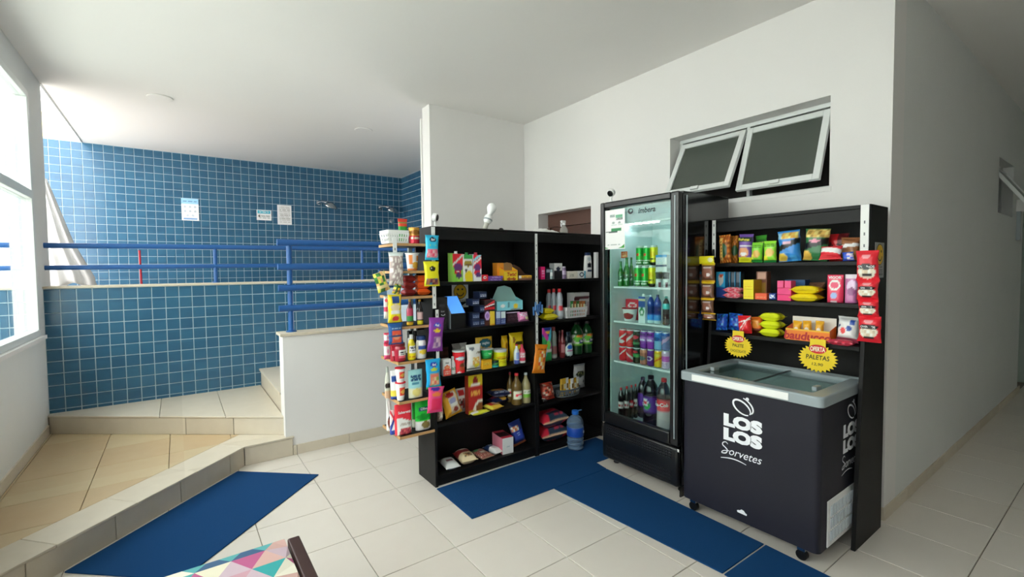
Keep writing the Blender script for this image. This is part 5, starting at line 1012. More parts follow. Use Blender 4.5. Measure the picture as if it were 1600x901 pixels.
item('cake_box', 'brown chocolate box behind the orange red bar box', 'box', 'box', 'C', C2, (1182, 1198.5, 424), '6a4030', [('r',.1,.7,.9,.95,'b08a78'),('r',.1,.1,.9,.6,'8a6a20')], t=.05, off=.09, group=S_)
item('candy_pack', 'tiny blue and white sweets pack between the orange and magenta boxes', 'sweets', 'pillow', 'C', C2, (1200, 1212, 458.5), '2a4a9a', [('n',.1,.2,.9,.8,['e8ecf4','3a62c0','b8c4e0'],5)], t=.03, off=.0, group=S_)
item('jelly_box', 'bottom magenta jelly box of the pile on the second snack row', 'box', 'box', 'C', C2, (1214.5, 1236, 460), 'e02a6a', [('r',0,.88,1,1,'c01a50')], t=.07, off=-.005, group=S_)
item('jelly_box', 'middle magenta jelly box of the pile on the second snack row', 'box', 'box', 'C', C2, (1214.5, 1236, 449.5), 'e23a74', [('r',0,.88,1,1,'c01a50')], t=.07, off=-.005, on=True, group=S_)
z_ = LASTTOP
item('jelly_box', 'top left magenta jelly box of the pile', 'box', 'box', 'C', C2, (1214.5, 1224, 438.5), 'e8487a', [], t=.06, off=-.005, on=True, group=S_); LASTTOP = z_
item('jelly_box', 'top right magenta jelly box of the pile', 'box', 'box', 'C', C2, (1226, 1236, 438.5), 'e8487a', [], t=.06, off=-.005, on=True, group=S_)
item('chocolate_box', 'blue chocolate box behind the magenta pile', 'box', 'box', 'C', C2, (1226, 1258, 437), '1f4a78', [('r',.1,.2,.9,.8,'2a5a8a')], t=.07, off=.09, group=S_)
for k in range(2): item('marshmallow_bag', ('lower', 'upper')[k]+' yellow sweets bag lying on the second snack row', 'sweets', 'pillow', 'C', C2, (1240, 1284, 0), 'e8bc1a', [('n',.1,.3,.9,.9,['d8a014','f0cc3a','a8741a'],6)], t=.1, off=-.02, flat=True, h=.043, on=k > 0, group=S_)
item('cookie_bag', 'brown biscuit bag behind the yellow sweets bags', 'biscuits', 'pillow', 'C', C2, (1256, 1288, 442), '6a4a38', [('n',.1,.5,.9,.9,['7a5a44','5a3a2a'],6)], t=.05, off=.13, group=S_)
item('yogurt_pouch', 'pink yogurt pouch with white lettering on the second snack row', 'pouch', 'stand', 'C', C2, (1290, 1316, 429), 'd83a5a', [('e',.5,.62,.34,.2,'e8e0e6'),('e',.5,.62,.26,.12,'d84a6a'),('e',.5,.25,.2,.12,'8aa0d0'),('r',.3,.0,.7,.08,'f0c0c8')], t=.05, group=S_, txt=[('VIGOR', .5, .9, .1, 'f2f2f6')], top='d83a5a')
item('yogurt_pouch', 'lilac yogurt pouch half behind the hanging red packs', 'pouch', 'stand', 'C', C2, (1318, 1338, 428.5), 'b06a9a', [('e',.6,.6,.4,.2,'d0b8d4'),('e',.6,.4,.3,.15,'8a4a7a'),('r',0,.85,1,1,'d8c8dc')], t=.05, group=S_)
# third snack row
for k, (x0, x1, yt) in enumerate(((1116, 1134, 492), (1133, 1155, 491))): item('wafer_bag', ('left', 'right')[k]+' shiny blue wafer bag on the lowest snack row', 'wafers', 'pillow', 'C', C3, (x0, x1, yt), '1f4ab0', [('n',0,0,1,1,['2a6ad0','183a90','3a9ad8','2450b8'],6)], t=.05, off=.0+.055*k, group=S_, lean=-.15)
item('cracker_bag', 'red snack bag with white stripes on the lowest snack row', 'crisps', 'pillow', 'C', C3, (1151, 1172, 494), 'd8262e', [('d',.5,.04,.9,'f0e8e8'),('d',.7,.03,.2,'f0e8e8'),('d',.3,.03,1.2,'e8a0a0')], t=.055, off=-.015, group=S_, roll=-.06)
item('cracker_bag', 'orange snack bag beside the red one on the lowest snack row', 'crisps', 'pillow', 'C', C3, (1171, 1191, 496), 'ec6a22', [('e',.5,.6,.4,.25,'f08a3a'),('r',0,0,1,.3,'7a3a2a')], t=.05, off=.05, group=S_)
for k in range(3): item('cookie_pack', ['bottom', 'middle', 'top'][k]+' yellow green biscuit pack of the pile on the lowest snack row', 'biscuits', 'pillow', 'C', C3, (1192, 1223.5, 0), 'c3cc1e', [('r',.0,.3,1,.5,'a8b414'),('n',.55,.5,.95,.9,['8a3a2a','c9cc3a','e0e04a'],5),('e',.3,.5,.12,.2,'3a4a1a')], t=.09, off=-.015, flat=True, h=.046, on=k > 0, group=S_)
a, b = onx(1227, 531, 2.81), onx(1297, 531, 2.81)
bd_ = display_box('cake_display', 'orange display box with red script and three small cake packs', (1227, 1297, 515), C3, 'C', 'f0701e', 'e8e2d8', [('r',0,.86,1,1,'f6a82a')], 0, -.025, .09, 498, [('bauducco', .5, .42, .72, 'b81a22')], None, [(-.5,0),(.5,0),(.5,1),(-.5,1)])
for k in range(3):
    item('cake_pack', ['left', 'middle', 'right'][k]+' small orange cake pack standing in the orange display box', 'cake', 'pillow', 'C', C3+.004, (1236+18*k, 1250+18*k, 501.5), 'e89a22', [('e',.5,.45,.32,.22,'d8c8b8'),('e',.5,.42,.2,.12,'8a4a2a')], t=.03, off=.0, group='cakes in the orange display')
item('bread_bag', 'white bag with red and blue dots on the lowest snack row', 'bread', 'pillow', 'C', C3, (1301, 1338, 498), 'dcdce8', [('e',.35,.4,.13,.13,'d83a3a'),('e',.62,.5,.12,.12,'2a4a9a'),('e',.75,.75,.12,.12,'2a4a9a'),('e',.12,.6,.06,.06,'2a3a7a'),('r',0,.0,1,.14,'a8405a')], t=.07, off=.0, lean=-.25, group=S_)
item('candy_bag', 'red wrapped sweets bag flat at the right end of the lowest snack row', 'sweets', 'pillow', 'C', C3, (1301, 1342, 0), 'b8283e', [('n',0,0,1,1,['c9344a','8a1c30','d86a7a','a02038'],7)], t=.05, off=-.055, flat=True, h=.03, group=S_)
# offer stars hanging from the lowest snack board
def star(label, c, r1, lines):
    root = tag(empty('offer_star', c, -pi/2), label, 'price sign', 'offer stars'); n = 26; P = []
    for k in range(2*n): a = pi*k/n+.06; r = (r1 if k % 2 == 0 else r1*.82); P.append((r*1.08*cos(a), r*.86*sin(a)))
    V = [(x, 0, z) for x, z in P]+[(x, .0015, z) for x, z in P]; m_ = 2*n
    mk('card', V, [tuple(range(m_)), tuple(range(2*m_-1, m_-1, -1))]+[(i, (i+1) % m_, m_+(i+1) % m_, m_+i)[::-1] for i in range(m_)], ink('f2d21c'), root)
    MB().box(-r1*.42, r1*.42, -.0006, .0012, r1*.55, r1*1.15).build('tab', ink('f2d21c'), root)
    disc(root, 0, -.001, r1*.55, r1*.27, 'd8282e', 'red_oval', 24, 1.75); lettering('OFERTA', root, 0, -.0016, r1*.55, r1*.28, 'fff3d8', w=r1*.8, off=.03)
    for i, (s, h, w) in enumerate(lines): lettering(s, root, 0, -.0012, r1*(.05-.42*i), r1*h, '33300f' if i == 0 else '6a5a10', w=r1*w, off=.015, shear=.08)
    return root
star('small yellow star price card for a chocolate lolly, left above the freezer', (2.785, 1.488, .963), .082, [('PALETE', .24, .85), ('CHOCOLATE', .2, 1.2)])
star('large yellow star price card for lollies, right above the freezer', (2.775, 1.047, .955), .09, [('PALETAS', .28, 1.25), ('12,90', .2, .6)])
# hanging clip strips
def strip(label, c, w, h, rz):
    root = tag(empty('clip_strip', c, rz), label, 'clip strip', 'white clip strips')
    MB().box(-w/2, w/2, -.001, .001, 0, h).build('strip', STEELW, root)
    for k in range(int(h/.06)): MB().box(-.003, .003, -.0016, -.0008, .02+.06*k, .035+.06*k).build('hook_slot', ink('6a6e72'), root)
    return root
XS = AY0-.0035
def vx(px, y0, y1, Y): p, q = ony(px, y0, Y), ony(px, y1, Y); return (p.x+q.x)/2, q.z, p.z-q.z
x_, z_, h_2 = vx(674.5, 354, 482, XS); strip('white clip strip on the left upright of the long black shelf', (AX0+.012, XS, z_), .026, h_2, 0)
x_, z_, h_2 = vx(678, 484, 640, XS); strip('lower white clip strip on the left upright of the long black shelf', (AX0+.03, XS, z_), .022, h_2, 0)
x_, z_, h_2 = vx(839, 365, 560, XS); strip('white clip strip between the two black shelf units', (AXM, XS, z_), .022, h_2, 0)
x_, z_, h_2 = vx(617, 371, 396, AY0-.012); strip('short white clip strip on the top board of the end rack', (ony(617, 380, AY0-.012).x, AY0-.0105, z_), .026, h_2, 0)
p, q = onx(1105.5, 345, 2.85), onx(1105.5, 402, 2.85); strip('white clip strip on the left upright of the snack shelf', (2.855, CY1-.012, q.z), .024, p.z-q.z, -pi/2)
p, q = onx(1354, 319, 2.85), onx(1354, 392, 2.85); strip('white clip strip on the right upright of the snack shelf', (2.852, CY0+.022, q.z), .036, p.z-q.z, -pi/2)
def hang(name, label, px, base, layers, surf='A', off=-.04, t=.03, rot=0.0, roll=0.0, txt=(), cat='sweets', group='packs hanging on clip strips'):
    """pack hung from a strip: px = (left, right, top, bottom)"""
    x0, x1, y0, y1 = px
    return item(name, label, cat, 'pillow', surf, 0, (x0, x1, y0), base, layers, off=off, t=t, yb=y1, rot=rot, roll=roll, txt=txt, group=group)
hang('gummy_bag', 'light blue gummy bag hanging highest on the left upright', (665, 687, 367, 406), '2aa8cc', [('r',.08,.1,.92,.42,'e06a80'),('n',.1,.12,.9,.4,['e87a8a','d04a68','f0a0a8'],6),('e',.5,.82,.26,.1,'1a2a4a')], txt=[('fini', .5, .82, .1, 'ffffff'), ('gelatina', .5, .6, .09, 'c9e04a')])
hang('gummy_bag', 'yellow gummy bag hanging second on the left upright', (663, 688, 408, 447), 'e6cc1c', [('r',.1,.06,.92,.3,'7a3a3a'),('n',.1,.06,.92,.3,['8a4a4a','5a2a3a','3a7aa0','a06a4a'],6),('e',.5,.7,.22,.1,'20201a'),('s',.2,.42,.85,.52,'8a7a10',2)], txt=[('fini', .5, .7, .1, 'ffffff')])
hang('gummy_bag', 'purple gummy bag hanging on the lower left strip', (668, 693, 497, 550), '7a3090', [('r',.28,.1,.8,.42,'9a7a9a'),('n',.3,.12,.78,.4,['a88aa0','7a5a8a','b8a0b0'],6),('e',.5,.78,.25,.07,'3a4ab0'),('e',.52,.62,.25,.05,'d8b82a')], roll=.06, txt=[('fini', .5, .78, .08, 'ffffff')])
hang('gummy_bag', 'bright cyan gummy bag hanging above the pink one', (666, 690, 561, 607), '1a9ad8', [('r',.22,.1,.85,.5,'b08a70'),('n',.24,.12,.83,.48,['c98a6a','e0b08a','8aa04a','d86a5a'],6),('e',.5,.82,.26,.08,'2438a0'),('e',.5,.66,.24,.05,'b8c83a'),('r',0,.0,1,.05,'3aa04a')], txt=[('fini', .5, .82, .09, 'ffffff')])
hang('gummy_bag', 'pink gummy bag hanging lowest on the left strip', (668, 693, 606, 646), 'e8447a', [('r',.2,.12,.85,.55,'d82a58'),('e',.45,.92,.3,.06,'3a2a90'),('e',.5,.72,.3,.08,'e0703a')], roll=.07, off=-.045)
hang('garlic_bag', 'clear bag of pale garlic heads hanging on the end rack', (608.5, 632.5, 394, 446), '9a8a88', [('o',.04,.04,.96,.9,'d8ccc6',4.5),('r',0,.9,1,1,'c9d6e0')], off=-.05, t=.05, cat='garlic')
hang('soup_bag', 'yellow, blue and white soup packet hanging on the end rack', (607, 629.5, 460, 504), 'e6c01e', [('r',.25,.7,.8,.95,'1f3f7a'),('e',.5,.55,.35,.12,'d8c0a0'),('r',.15,.3,.85,.45,'e8e4dc'),('e',.5,.15,.25,.1,'c9303a'),('r',.85,0,1,1,'d8a814')], off=-.045, t=.035, cat='packet')
hang('soup_bag', 'blue and orange packet hanging below the yellow soup packet', (607, 631, 504.5, 538), '1f4f8a', [('r',.2,.05,.85,.65,'e0553a'),('e',.5,.35,.25,.12,'f08a6a'),('d',.4,.03,.0,'1f3f6a'),('s',.2,.74,.85,.84,'9ab8d8',1)], off=-.045, t=.03, cat='packet')
hang('snack_pack', 'yellow and green snack bundle hanging left on the end rack', (592, 612, 427, 458), 'd8bc3a', [('n',0,0,1,1,['e8d04a','c9a06a','3a7a3a','e0c08a','2a5a2a'],5)], off=-.03, t=.04, roll=-.3, cat='snack')
hang('snack_pack', 'yellow and brown snack bundle hanging under the garlic bag', (613, 626, 444, 461), 'd8b42a', [('n',0,0,1,1,['d8b42a','8a5a3a','e8c84a','2a5a2a'],4)], off=-.035, t=.03, roll=.25, cat='snack')
hang('snack_pack', 'slim pink and white packet at the left of the soup packets', (600, 606.5, 462, 498), 'e8dce0', [('r',0,.3,1,.5,'c93a5a'),('e',.5,.8,.4,.08,'d84a5a')], off=-.02, t=.02, cat='packet')
hang('hair_clip_card', 'bunch of blue pegs clipped on the strip between the shelf units', (833, 849.5, 471, 496), '4a78b0', [('n',0,0,1,1,['5a8ac8','2a4a80','8ab0dc','1f3860'],6)], off=-.03, t=.02, cat='pegs') if False else None
pg = tag(empty('peg_bunch', (ony(841, 482, AY0-.02).x, AY0-.014, ony(841, 496, AY0-.02).z)), 'bunch of blue plastic pegs clipped on the strip between the shelf units', 'pegs')
for k in range(8):
    o = bevel(MB().box(-.006, .006, -.005, .005, 0, .065).build('peg', ink(('4a7ec0', '6a9ad4', '35609c')[k % 3]), pg), .002); o.location = (-.038+.011*k, -.004*(k % 2), .02+.012*((k*3) % 4)); o.rotation_euler = (0, rng.uniform(-.6, .6), 0)
hang('pet_treat_bag', 'orange treat packet hanging on the strip between the shelf units', (833, 853, 540, 585), 'e87a1e', [('r',.3,.15,.8,.75,'e8b89a'),('n',.3,.15,.8,.75,['f09a3a','c9562a','e8c8a8'],6),('s',.2,.82,.85,.92,'6a2a10',1)], off=-.035, roll=.13, cat='packet')
for k, (y0, y1, x0, x1) in enumerate(((411, 441, 1094, 1116), (440, 468, 1093.5, 1115), (466, 491, 1093, 1114), (489, 500, 1095, 1117))):
    hang('cookie_pack', ['top', 'second', 'third', 'lowest'][k]+' brown biscuit pack hanging at the left of the snack shelf', (x0, x1, y0, y1), '5a3a2a', [('r',0,0,1,.12,'c9a02a'),('r',0,.88,1,1,'d8b42a'),('e',.5,.5,.36,.28,'8a5a4a'),('e',.6,.4,.14,.1,'d8c8c8'),('r',.2,.74,.8,.82,'b8a8a0')], surf='C', off=-.105, cat='biscuits', group='packs hanging on the snack shelf')
hang('clip_header', 'yellow header card above the hanging brown biscuit packs', (1089, 1116, 400, 412), 'e8c820', [('e',.8,.5,.15,.3,'f0e0a0')], surf='C', off=-.11, t=.012, cat='card', group='packs hanging on the snack shelf')
for k, (y0, y1, x0, x1) in enumerate(((391, 438, 1335, 1373), (437, 469, 1336, 1372.5), (468, 496, 1337, 1372), (494, 535, 1337, 1376))):
    f0 = .0 if k in (1, 2) else .0
    hang('popcorn_pack', ['top', 'second', 'third', 'lowest'][k]+' red nut pack hanging at the right of the snack shelf', (x0, x1, y0, y1), 'c8202e', [('e',.5,.42 if k not in (0,) else .3,.40,.26,'d8cfc0'),('n',.2,.25,.8,.5,['e0d8c8','c9bca8','b8a890'],7),('e',.5,.60 if k else .46,.44,.09,'16151a'),('r',.3,.14,.75,.22,'2a2428'),('e',.5,.8,.22,.06,'e08a90')], surf='C', off=-.09, t=.045, cat='nuts', group='packs hanging on the snack shelf', txt=[('OVINHOS', .5, .60 if k else .46, .08, 'e8e8e8')])
# smiley sticker on the side of the snack shelf
stk = poster('smiley_sticker', 'grey sticker with a yellow smiley on the side of the snack shelf', 'sticker', (3.0, CY0-.0008, 1.385), .135, .185, 0, '8a8c8c', [('s',.15,.08,.85,.35,'4a4c4e',4)]); smiley(stk, 0, .122, .056, -.0012)

# --- drinks in the fridge
D_ = 'drinks in the glass door fridge'
GLB = print_mat('bottle_glass', .08, coat=.6)
for k, (x0, x1, yt, o_) in enumerate(((963.5, 970.5, 408, .03), (972, 980, 402, .05), (980.5, 987, 402, .11))):
    item('beer_bottle', ['left', 'middle', 'rear'][k]+' green beer bottle on the top fridge shelf', 'bottle', 'beer', 'R', R1, (x0, x1, yt), '1f6a24', [('r',.15,.2,.85,.42,'a8c8b0'),('e',.5,.32,.3,.08,'2a5a3a'),('r',0,.7,1,.76,'5a9a5a')], off=o_, cap='2a7a32', group='green beer bottles', m=GLB)
price = poster('price_tag', 'small orange price tag above the green beer bottles', 'price tag', (2.66, onx(975.5, 403, 2.66).y, onx(975.5, 403, 2.66).z), .06, .048, -pi/2, 'c24a1e', [('s',.15,.2,.85,.8,'e89a6a',3)], n=10, m=10)
MB().box(-.002, .002, .001, .003, -.062, .048).build('holder', WIRE, price)
def can(label, px, base, layers, txt=(), on=False, off=.04, zb=None, grp='drink cans in the fridge'):
    return item('drink_can', label, 'can', 'can', 'R', zb, px, base, layers, off=off, on=on, group=grp, txt=txt)
HN = [('r',0,0,1,.3,'cfe6d2'),('r',0,.06,1,.24,'1d7a2c'),('e',.5,.55,.12,.07,'d83a2a'),('r',0,.3,1,.34,'1f8a34'),('r',0,.9,1,1,'c9cfcb')]
for x0, x1, nm in ((988, 998.3, 'left'), (999, 1009.3, 'right')):
    can(f'lower {nm} green beer can in the block on the top fridge shelf', (x0, x1, 415), '1f9a34', HN, zb=R1, txt=[('neken', .5, .16, .12, 'f0f6f0')])
    can(f'upper {nm} green beer can in the block on the top fridge shelf', (x0+3, x1+3, 384), '23a038', HN, on=True, txt=[('neken', .5, .16, .12, 'f0f6f0')])
YL = [('r',0,.9,1,1,'c9cfcb'),('e',.5,.55,.3,.16,'c9a814'),('s',.2,.3,.8,.42,'3a3a1a',1),('r',0,0,1,.14,'2a2a1a')]
can('lower yellow can on the top fridge shelf', (1010.5, 1020, 414.5), 'ecc81e', YL, zb=R1, off=.05)
can('upper yellow can on the top fridge shelf', (1013, 1023, 383), 'ecc81e', YL, on=True, off=.05)
for x0, x1, nm in ((1021.5, 1031.5, 'left'), (1032, 1042.5, 'right')):
    item('yogurt_cup', f'{nm} grey and white cup at the right of the top fridge shelf', 'cup', 'cup', 'R', R1, (x0, x1, 424), 'b8bcbe', [('r',0,.55,1,1,'33383c'),('r',.2,.2,.8,.5,'e4e8e8'),('r',.6,.0,.9,.3,'6a3a4a')], off=.03, lid='d8dcdc', group=D_)
item('milk_carton', 'white and blue carton lying on the grey cups in the fridge', 'carton', 'box', 'R', R1, (1024.5, 1042, 398), 'dfe9ee', [('r',0,.85,1,1,'3a8ac0'),('r',0,.3,1,.42,'2a3a5a'),('s',.2,.5,.8,.75,'a8bcc8',2)], on=True, off=.03, t=.1, group=D_)
item('dessert_cup', 'white dessert cup with a red lid on the second fridge shelf', 'cup', 'cup', 'R', R2_, (967, 986, 481.5), 'e2e0d8', [('e',.6,.4,.3,.25,'8a2a2a'),('r',.05,.2,.22,.8,'c9b06a')], off=.02, lid='c9202e', group=D_)
item('dessert_box', 'red dessert box behind the red lidded cup', 'box', 'box', 'R', R2_, (977.5, 997, 467.5), 'c8283a', [('e',.55,.7,.35,.14,'e8d8d8'),('e',.55,.7,.25,.08,'c03040')], off=.14, t=.05, group=D_)
item('coconut_carton', 'blue, white and green coconut water carton', 'carton', 'carton', 'R', R2_, (997.5, 1008, 460), 'c8e0e4', [('r',0,.6,1,1,'2a4a8a'),('r',0,.82,1,.92,'d8c88a'),('e',.5,.42,.36,.16,'2a7a4a'),('e',.5,.4,.2,.08,'e8f0e8')], t=.06, off=.02, cap='eef2ee', group=D_)
for k, (x0, x1) in enumerate(((1008.8, 1018.3), (1019, 1029))):
    item('water_bottle', ('left', 'right')[k]+' blue water bottle on the second fridge shelf', 'bottle', 'pet', 'R', R2_, (x0, x1, 460.5), '24408c', [('r',0,.12,1,.32,'3a8ad0'),('r',0,.36,1,.62,'1c2f6a'),('r',0,0,1,.1,'b8d0e4')], off=.035, cap='e4ecf2' if k == 0 else '1c2f6a', group=D_, m=GLB)
item('tea_bottle', 'dark bottle with a turquoise label at the right of the second fridge shelf', 'bottle', 'pet', 'R', R2_, (1032.5, 1042.5, 463), '3a2a2a', [('r',0,.55,1,.75,'4ab8b8'),('r',0,.0,1,.2,'5a4a48')], off=.025, cap='2a9a94', group=D_, m=GLB)
cols = [('c8202c', [('d',.5,.06,.6,'f0e4e4'),('e',.5,.3,.3,.1,'e8d8d8')], 'c0222e', [('d',.5,.05,.8,'f0e4e4')], 'red', 'red cola'),
        ('c9343e', [('d',.45,.08,.6,'f0dede'),('e',.5,.7,.25,.1,'8a1a22')], 'b8283a', [('d',.5,.07,-.6,'e8d0d0')], 'red and white', 'light red cola'),
        ('1a3a2a', [('e',.5,.6,.35,.1,'c9344a'),('r',0,.2,1,.3,'4a8a5a')], '16281e', [('r',0,.4,1,.6,'3a8a4a'),('e',.5,.75,.25,.08,'c93a4a')], 'dark green', 'dark green'),
        ('7a3a9a', [('r',0,.4,1,.65,'a878c0'),('e',.5,.8,.3,.08,'4a1a6a')], 'b0705a', [('e',.5,.4,.3,.14,'4a6a6a'),('r',0,.75,1,.9,'d08a70')], 'purple', 'copper'),
        ('8a3aa4', [('r',0,.4,1,.65,'b080c8'),('e',.5,.8,.3,.08,'4a1a6a')], '5a2a7a', [('e',.5,.45,.32,.14,'c8b8d4'),('e',.5,.45,.2,.08,'5a2a7a')], 'bright purple', 'deep purple'),
        ('3a7ac0', [('r',0,.0,1,.5,'7ab0dc'),('e',.5,.6,.3,.1,'1f4a8a')], 'e0ac1e', [('d',.4,.05,.4,'c9661e'),('e',.5,.7,.3,.1,'e8c84a')], 'blue', 'yellow'),
        ('6a78a8', [('d',.5,.1,.5,'c8a0c8'),('r',0,.8,1,1,'2a5aa0')], 'c8b0cc', [('r',0,.4,1,.7,'b85ab0'),('s',.2,.1,.8,.3,'8a7a9a',2)], 'blue grey', 'lilac')]
xs = (964, 975.2, 986, 996.7, 1007.9, 1019, 1030.8, 1042.4)
for k, (c0, l0, c1, l1, n0, n1) in enumerate(cols):
    f_ = k/6.0
    can(f'lower {n1} can, number {k+1} from the left on the third fridge shelf'.replace('number 1 from the left', 'leftmost').replace('number 2', 'second').replace('number 3', 'third').replace('number 4', 'fourth').replace('number 5', 'fifth').replace('number 6', 'sixth').replace('number 7 from the left', 'rightmost'), (xs[k]+.3, xs[k+1]-.3, 541+7*f_), c1, l1+[('r',0,.92,1,1,'c0c4c8')], zb=R3, off=.03)
    can(f'upper {n0} can, number {k+1} from the left on the third fridge shelf'.replace('number 1 from the left', 'leftmost').replace('number 2', 'second').replace('number 3', 'third').replace('number 4', 'fourth').replace('number 5', 'fifth').replace('number 6', 'sixth').replace('number 7 from the left', 'rightmost'), (xs[k]+.3, xs[k+1]-.3, 514+5*f_), c0, l0+[('r',0,.92,1,1,'c0c4c8')], on=True, off=.03, txt=[('fanta', .5, .52, .14, 'eef0fa')] if k in (3, 4) else ())
for k, (x0, x1, o_, yt) in enumerate(((963, 971.5, .03, 606), (972.5, 980.5, .06, 604), (980.5, 987.5, .10, 602), (987.5, 994, .14, 600))):
    item('cola_bottle', ['nearest', 'second', 'third', 'farthest'][k]+' small cola bottle with a red cap on the fridge floor', 'bottle', 'pet', 'R', R4, (x0, x1, yt), '1a1012', [('r',0,.36,1,.56,'b8242e' if k == 2 else 'c8b8b8'),('s',.1,.4,.9,.52,'e8e0e0' if k == 2 else '8a1c24',1)], off=o_, sx=.88, cap='c8202c', group='small cola bottles', m=GLB)
item('soda_bottle', 'rear large dark soda bottle with a purple label', 'bottle', 'pet', 'R', R4, (992, 1006, 590), '1c0e1e', [('r',0,.34,1,.6,'5a2a8a')], off=.17, cap='3a1a4a', group=D_, m=GLB)
item('soda_bottle', 'large dark soda bottle with a purple fruit label', 'bottle', 'pet', 'R', R4, (999, 1019.6, 588), '160c18', [('r',0,.34,1,.6,'542a86'),('e',.4,.5,.2,.07,'e8dcf0'),('e',.5,.43,.2,.06,'2a8a4a'),('e',.42,.48,.1,.04,'c93a4a')], off=.03, cap='2a1430', group=D_, m=GLB, txt=[('Uva', .42, .46, .06, 'f0e8f8')])
item('soda_bottle', 'large half empty cola bottle with a red label', 'bottle', 'pet', 'R', R4, (1020.6, 1040.2, 592), 'a89a9c', [('r',0,.42,1,.6,'d0242e'),('r',0,.6,1,.95,'241416'),('r',0,0,1,.06,'8a7c7e')], off=.03, cap='c8202c', group=D_, m=GLB, txt=[('Coca-Cola', .45, .52, .07, 'ffffff')])

# --- poster on the fridge door
p0, p1, p2 = onx(941, 330, FX+.014), onx(976, 385, FX+.014), onx(941, 390, FX+.014)
pw_, ph_ = p0.y-onx(976, 330, FX+.014).y, p0.z-p2.z
fpst = poster('door_poster', 'white and green poster stuck on the fridge door', 'poster', (FX+.0165, p0.y-pw_/2-.0, p2.z), pw_, ph_, -pi/2, 'e9efee', [('r',0,.4,.30,1,'f6f8f8'),('r',.34,.8,.56,.88,'9aa8a6'),('r',.60,.79,.9,.86,'6aa88a'),('r',.62,.73,.9,.785,'3a4a48'),('e',.5,.66,.06,.03,'8a9694'),('e',.76,.66,.06,.03,'8a9694'),('r',.4,.46,.84,.53,'2a7a4a'),('s',.4,.61,.9,.635,'a8b4b2',1),('r',.3,.42,.68,.45,'3a4846'),('s',.25,.10,.8,.13,'7a8a88',1),('r',.14,.44,.32,.46,'2a3836')], n=36, m=54, t=.0008)
lettering('PRA', fpst, pw_*-.05, -.0008, ph_*.84, ph_*.045, '6a7674', w=pw_*.2); lettering('COISA', fpst, pw_*.25, -.0008, ph_*.835, ph_*.045, '2a7a4a', w=pw_*.28); lettering('BOA!', fpst, pw_*.25, -.0008, ph_*.765, ph_*.045, 'e9efee', w=pw_*.24)
for s in (-1, 1): mk('corner_leaf', [(s*pw_*.48, -.0008, ph_*.02), (s*pw_*.48, -.0008, ph_*.12), (s*pw_*.36, -.0008, ph_*.055), (s*pw_*.2, -.0008, ph_*.02)], [(0,1,2,3) if s < 0 else (3,2,1,0)], ink('3a9a3a'), fpst)

# --- things on top of the shelves and the fridge
def ipcam(label, c, rz, tilt):
    r = tag(empty('security_camera', c, rz), label, 'camera', 'small white cameras')
    autosm(MB().lathe([(.02, 0), (.022, .004), (.016, .012), (.006, .016), (.006, .05)], seg=16).build('stand', WHITEPL, r))
    h = autosm(MB().tube([(0, -.016, 0), (0, -.012, 0), (0, .012, 0), (0, .018, 0)], [.024, .029, .029, .02], 20).build('head', WHITEPL, r)); h.location = (0, 0, .073); h.rotation_euler = (tilt, 0, 0)
    autosm(MB().tube([(0, -.0165, 0), (0, -.019, 0)], [.023, .02], 20).build('lens_face', BLKPL, h)); return r
p = ony(680, 350, 2.9); ipcam('small white camera with a dark face on the left end of the shelf top', (p.x, 2.9, AH+.001), .75, .15)
ipcam('small white camera with a dark face on top of the fridge', (2.585, 2.335, FZ1+.001), -1.3, .5)
autosm(tag(MB().tube([(2.64, 2.33, 1.929), (2.68, 2.25, 1.929), (2.66, 2.2, 1.945), (2.7, 2.15, 1.931), (2.67, 2.09, 1.95), (2.72, 2.04, 1.931), (2.85, 2.0, 1.929)], .0035, 8).build('camera_cable', WHITEPL), 'thin white cable looping across the fridge top', 'cable'))
autosm(tag(MB().tube([(1.47, 2.93, 1.741), (1.54, 2.9, 1.741), (1.6, 2.93, 1.756), (1.68, 2.95, 1.742), (1.8, 2.93, 1.742)], .003, 8).build('camera_cable', WHITEPL), 'thin white cable lying on the black shelf top', 'cable'))
p = ony(757, 354, 2.88); bc = tag(empty('bulb_camera', (p.x, 2.88, AH+.001)), 'white bulb shaped camera leaning on the black shelf top', 'camera')
def bl(nm, z0, z1, prof, m):
    o = autosm(MB().lathe(prof, seg=18).build(nm, m, bc)); o.rotation_euler = (0, .38, 0); return o
bl('neck', 0, .05, [(.016, .006), (.018, .02), (.017, .05), (.02, .055)], mat('bulb_base', 'b9b6ae', .5)); bl('body', 0, 0, [(.02, .055), (.03, .07), (.032, .1), (.026, .115), (.018, .12)], WHITEPL); bl('bulb', 0, 0, [(.018, .12), (.02, .135), (.034, .165), (.036, .18), (.03, .2), (.016, .212), (0, .215)], WHITEPL); bl('ring', 0, 0, [(.0315, .078), (.0335, .081), (.0335, .086), (.0315, .089)], GREYPL)
p = ony(783, 356, 2.9); autosm(tag(MB().lathe([(.0, 0), (.02, 0), (.021, .01), (.015, .02), (.008, .024), (0, .025)], p.x, 2.9, AH+.001, 16).build('black_knob', BLKPL), 'small black round knob on the black shelf top', 'knob'))
V, F = [], []
p, q = ony(829, 360, 2.9), ony(866, 360, 2.9); nx, ny = 22, 12; cw_ = q.x-p.x
for j in range(ny+1):
    for i in range(nx+1):
        u, v = i/nx, j/ny; e = (1-abs(2*u-1)**3)*(1-abs(2*v-1)**3); V.append((p.x+cw_*u, 2.81+.15*v, AH+.002+e*(.026+.012*sin(7*u+3*v)*sin(5*v+9*u)+.006*sin(23*u)*sin(17*v))))
for j in range(ny):
    for i in range(nx): a = j*(nx+1)+i; F.append((a, a+1, a+nx+2, a+nx+1))
o = mk('crumpled_cloth', V, F, mat('white_cloth', 'e8e8e6', .9, var=.04), None, None, True); sd = o.modifiers.new('thick', 'SOLIDIFY'); sd.thickness = .002; tag(o, 'crumpled white cloth on top of the black shelf', 'cloth')
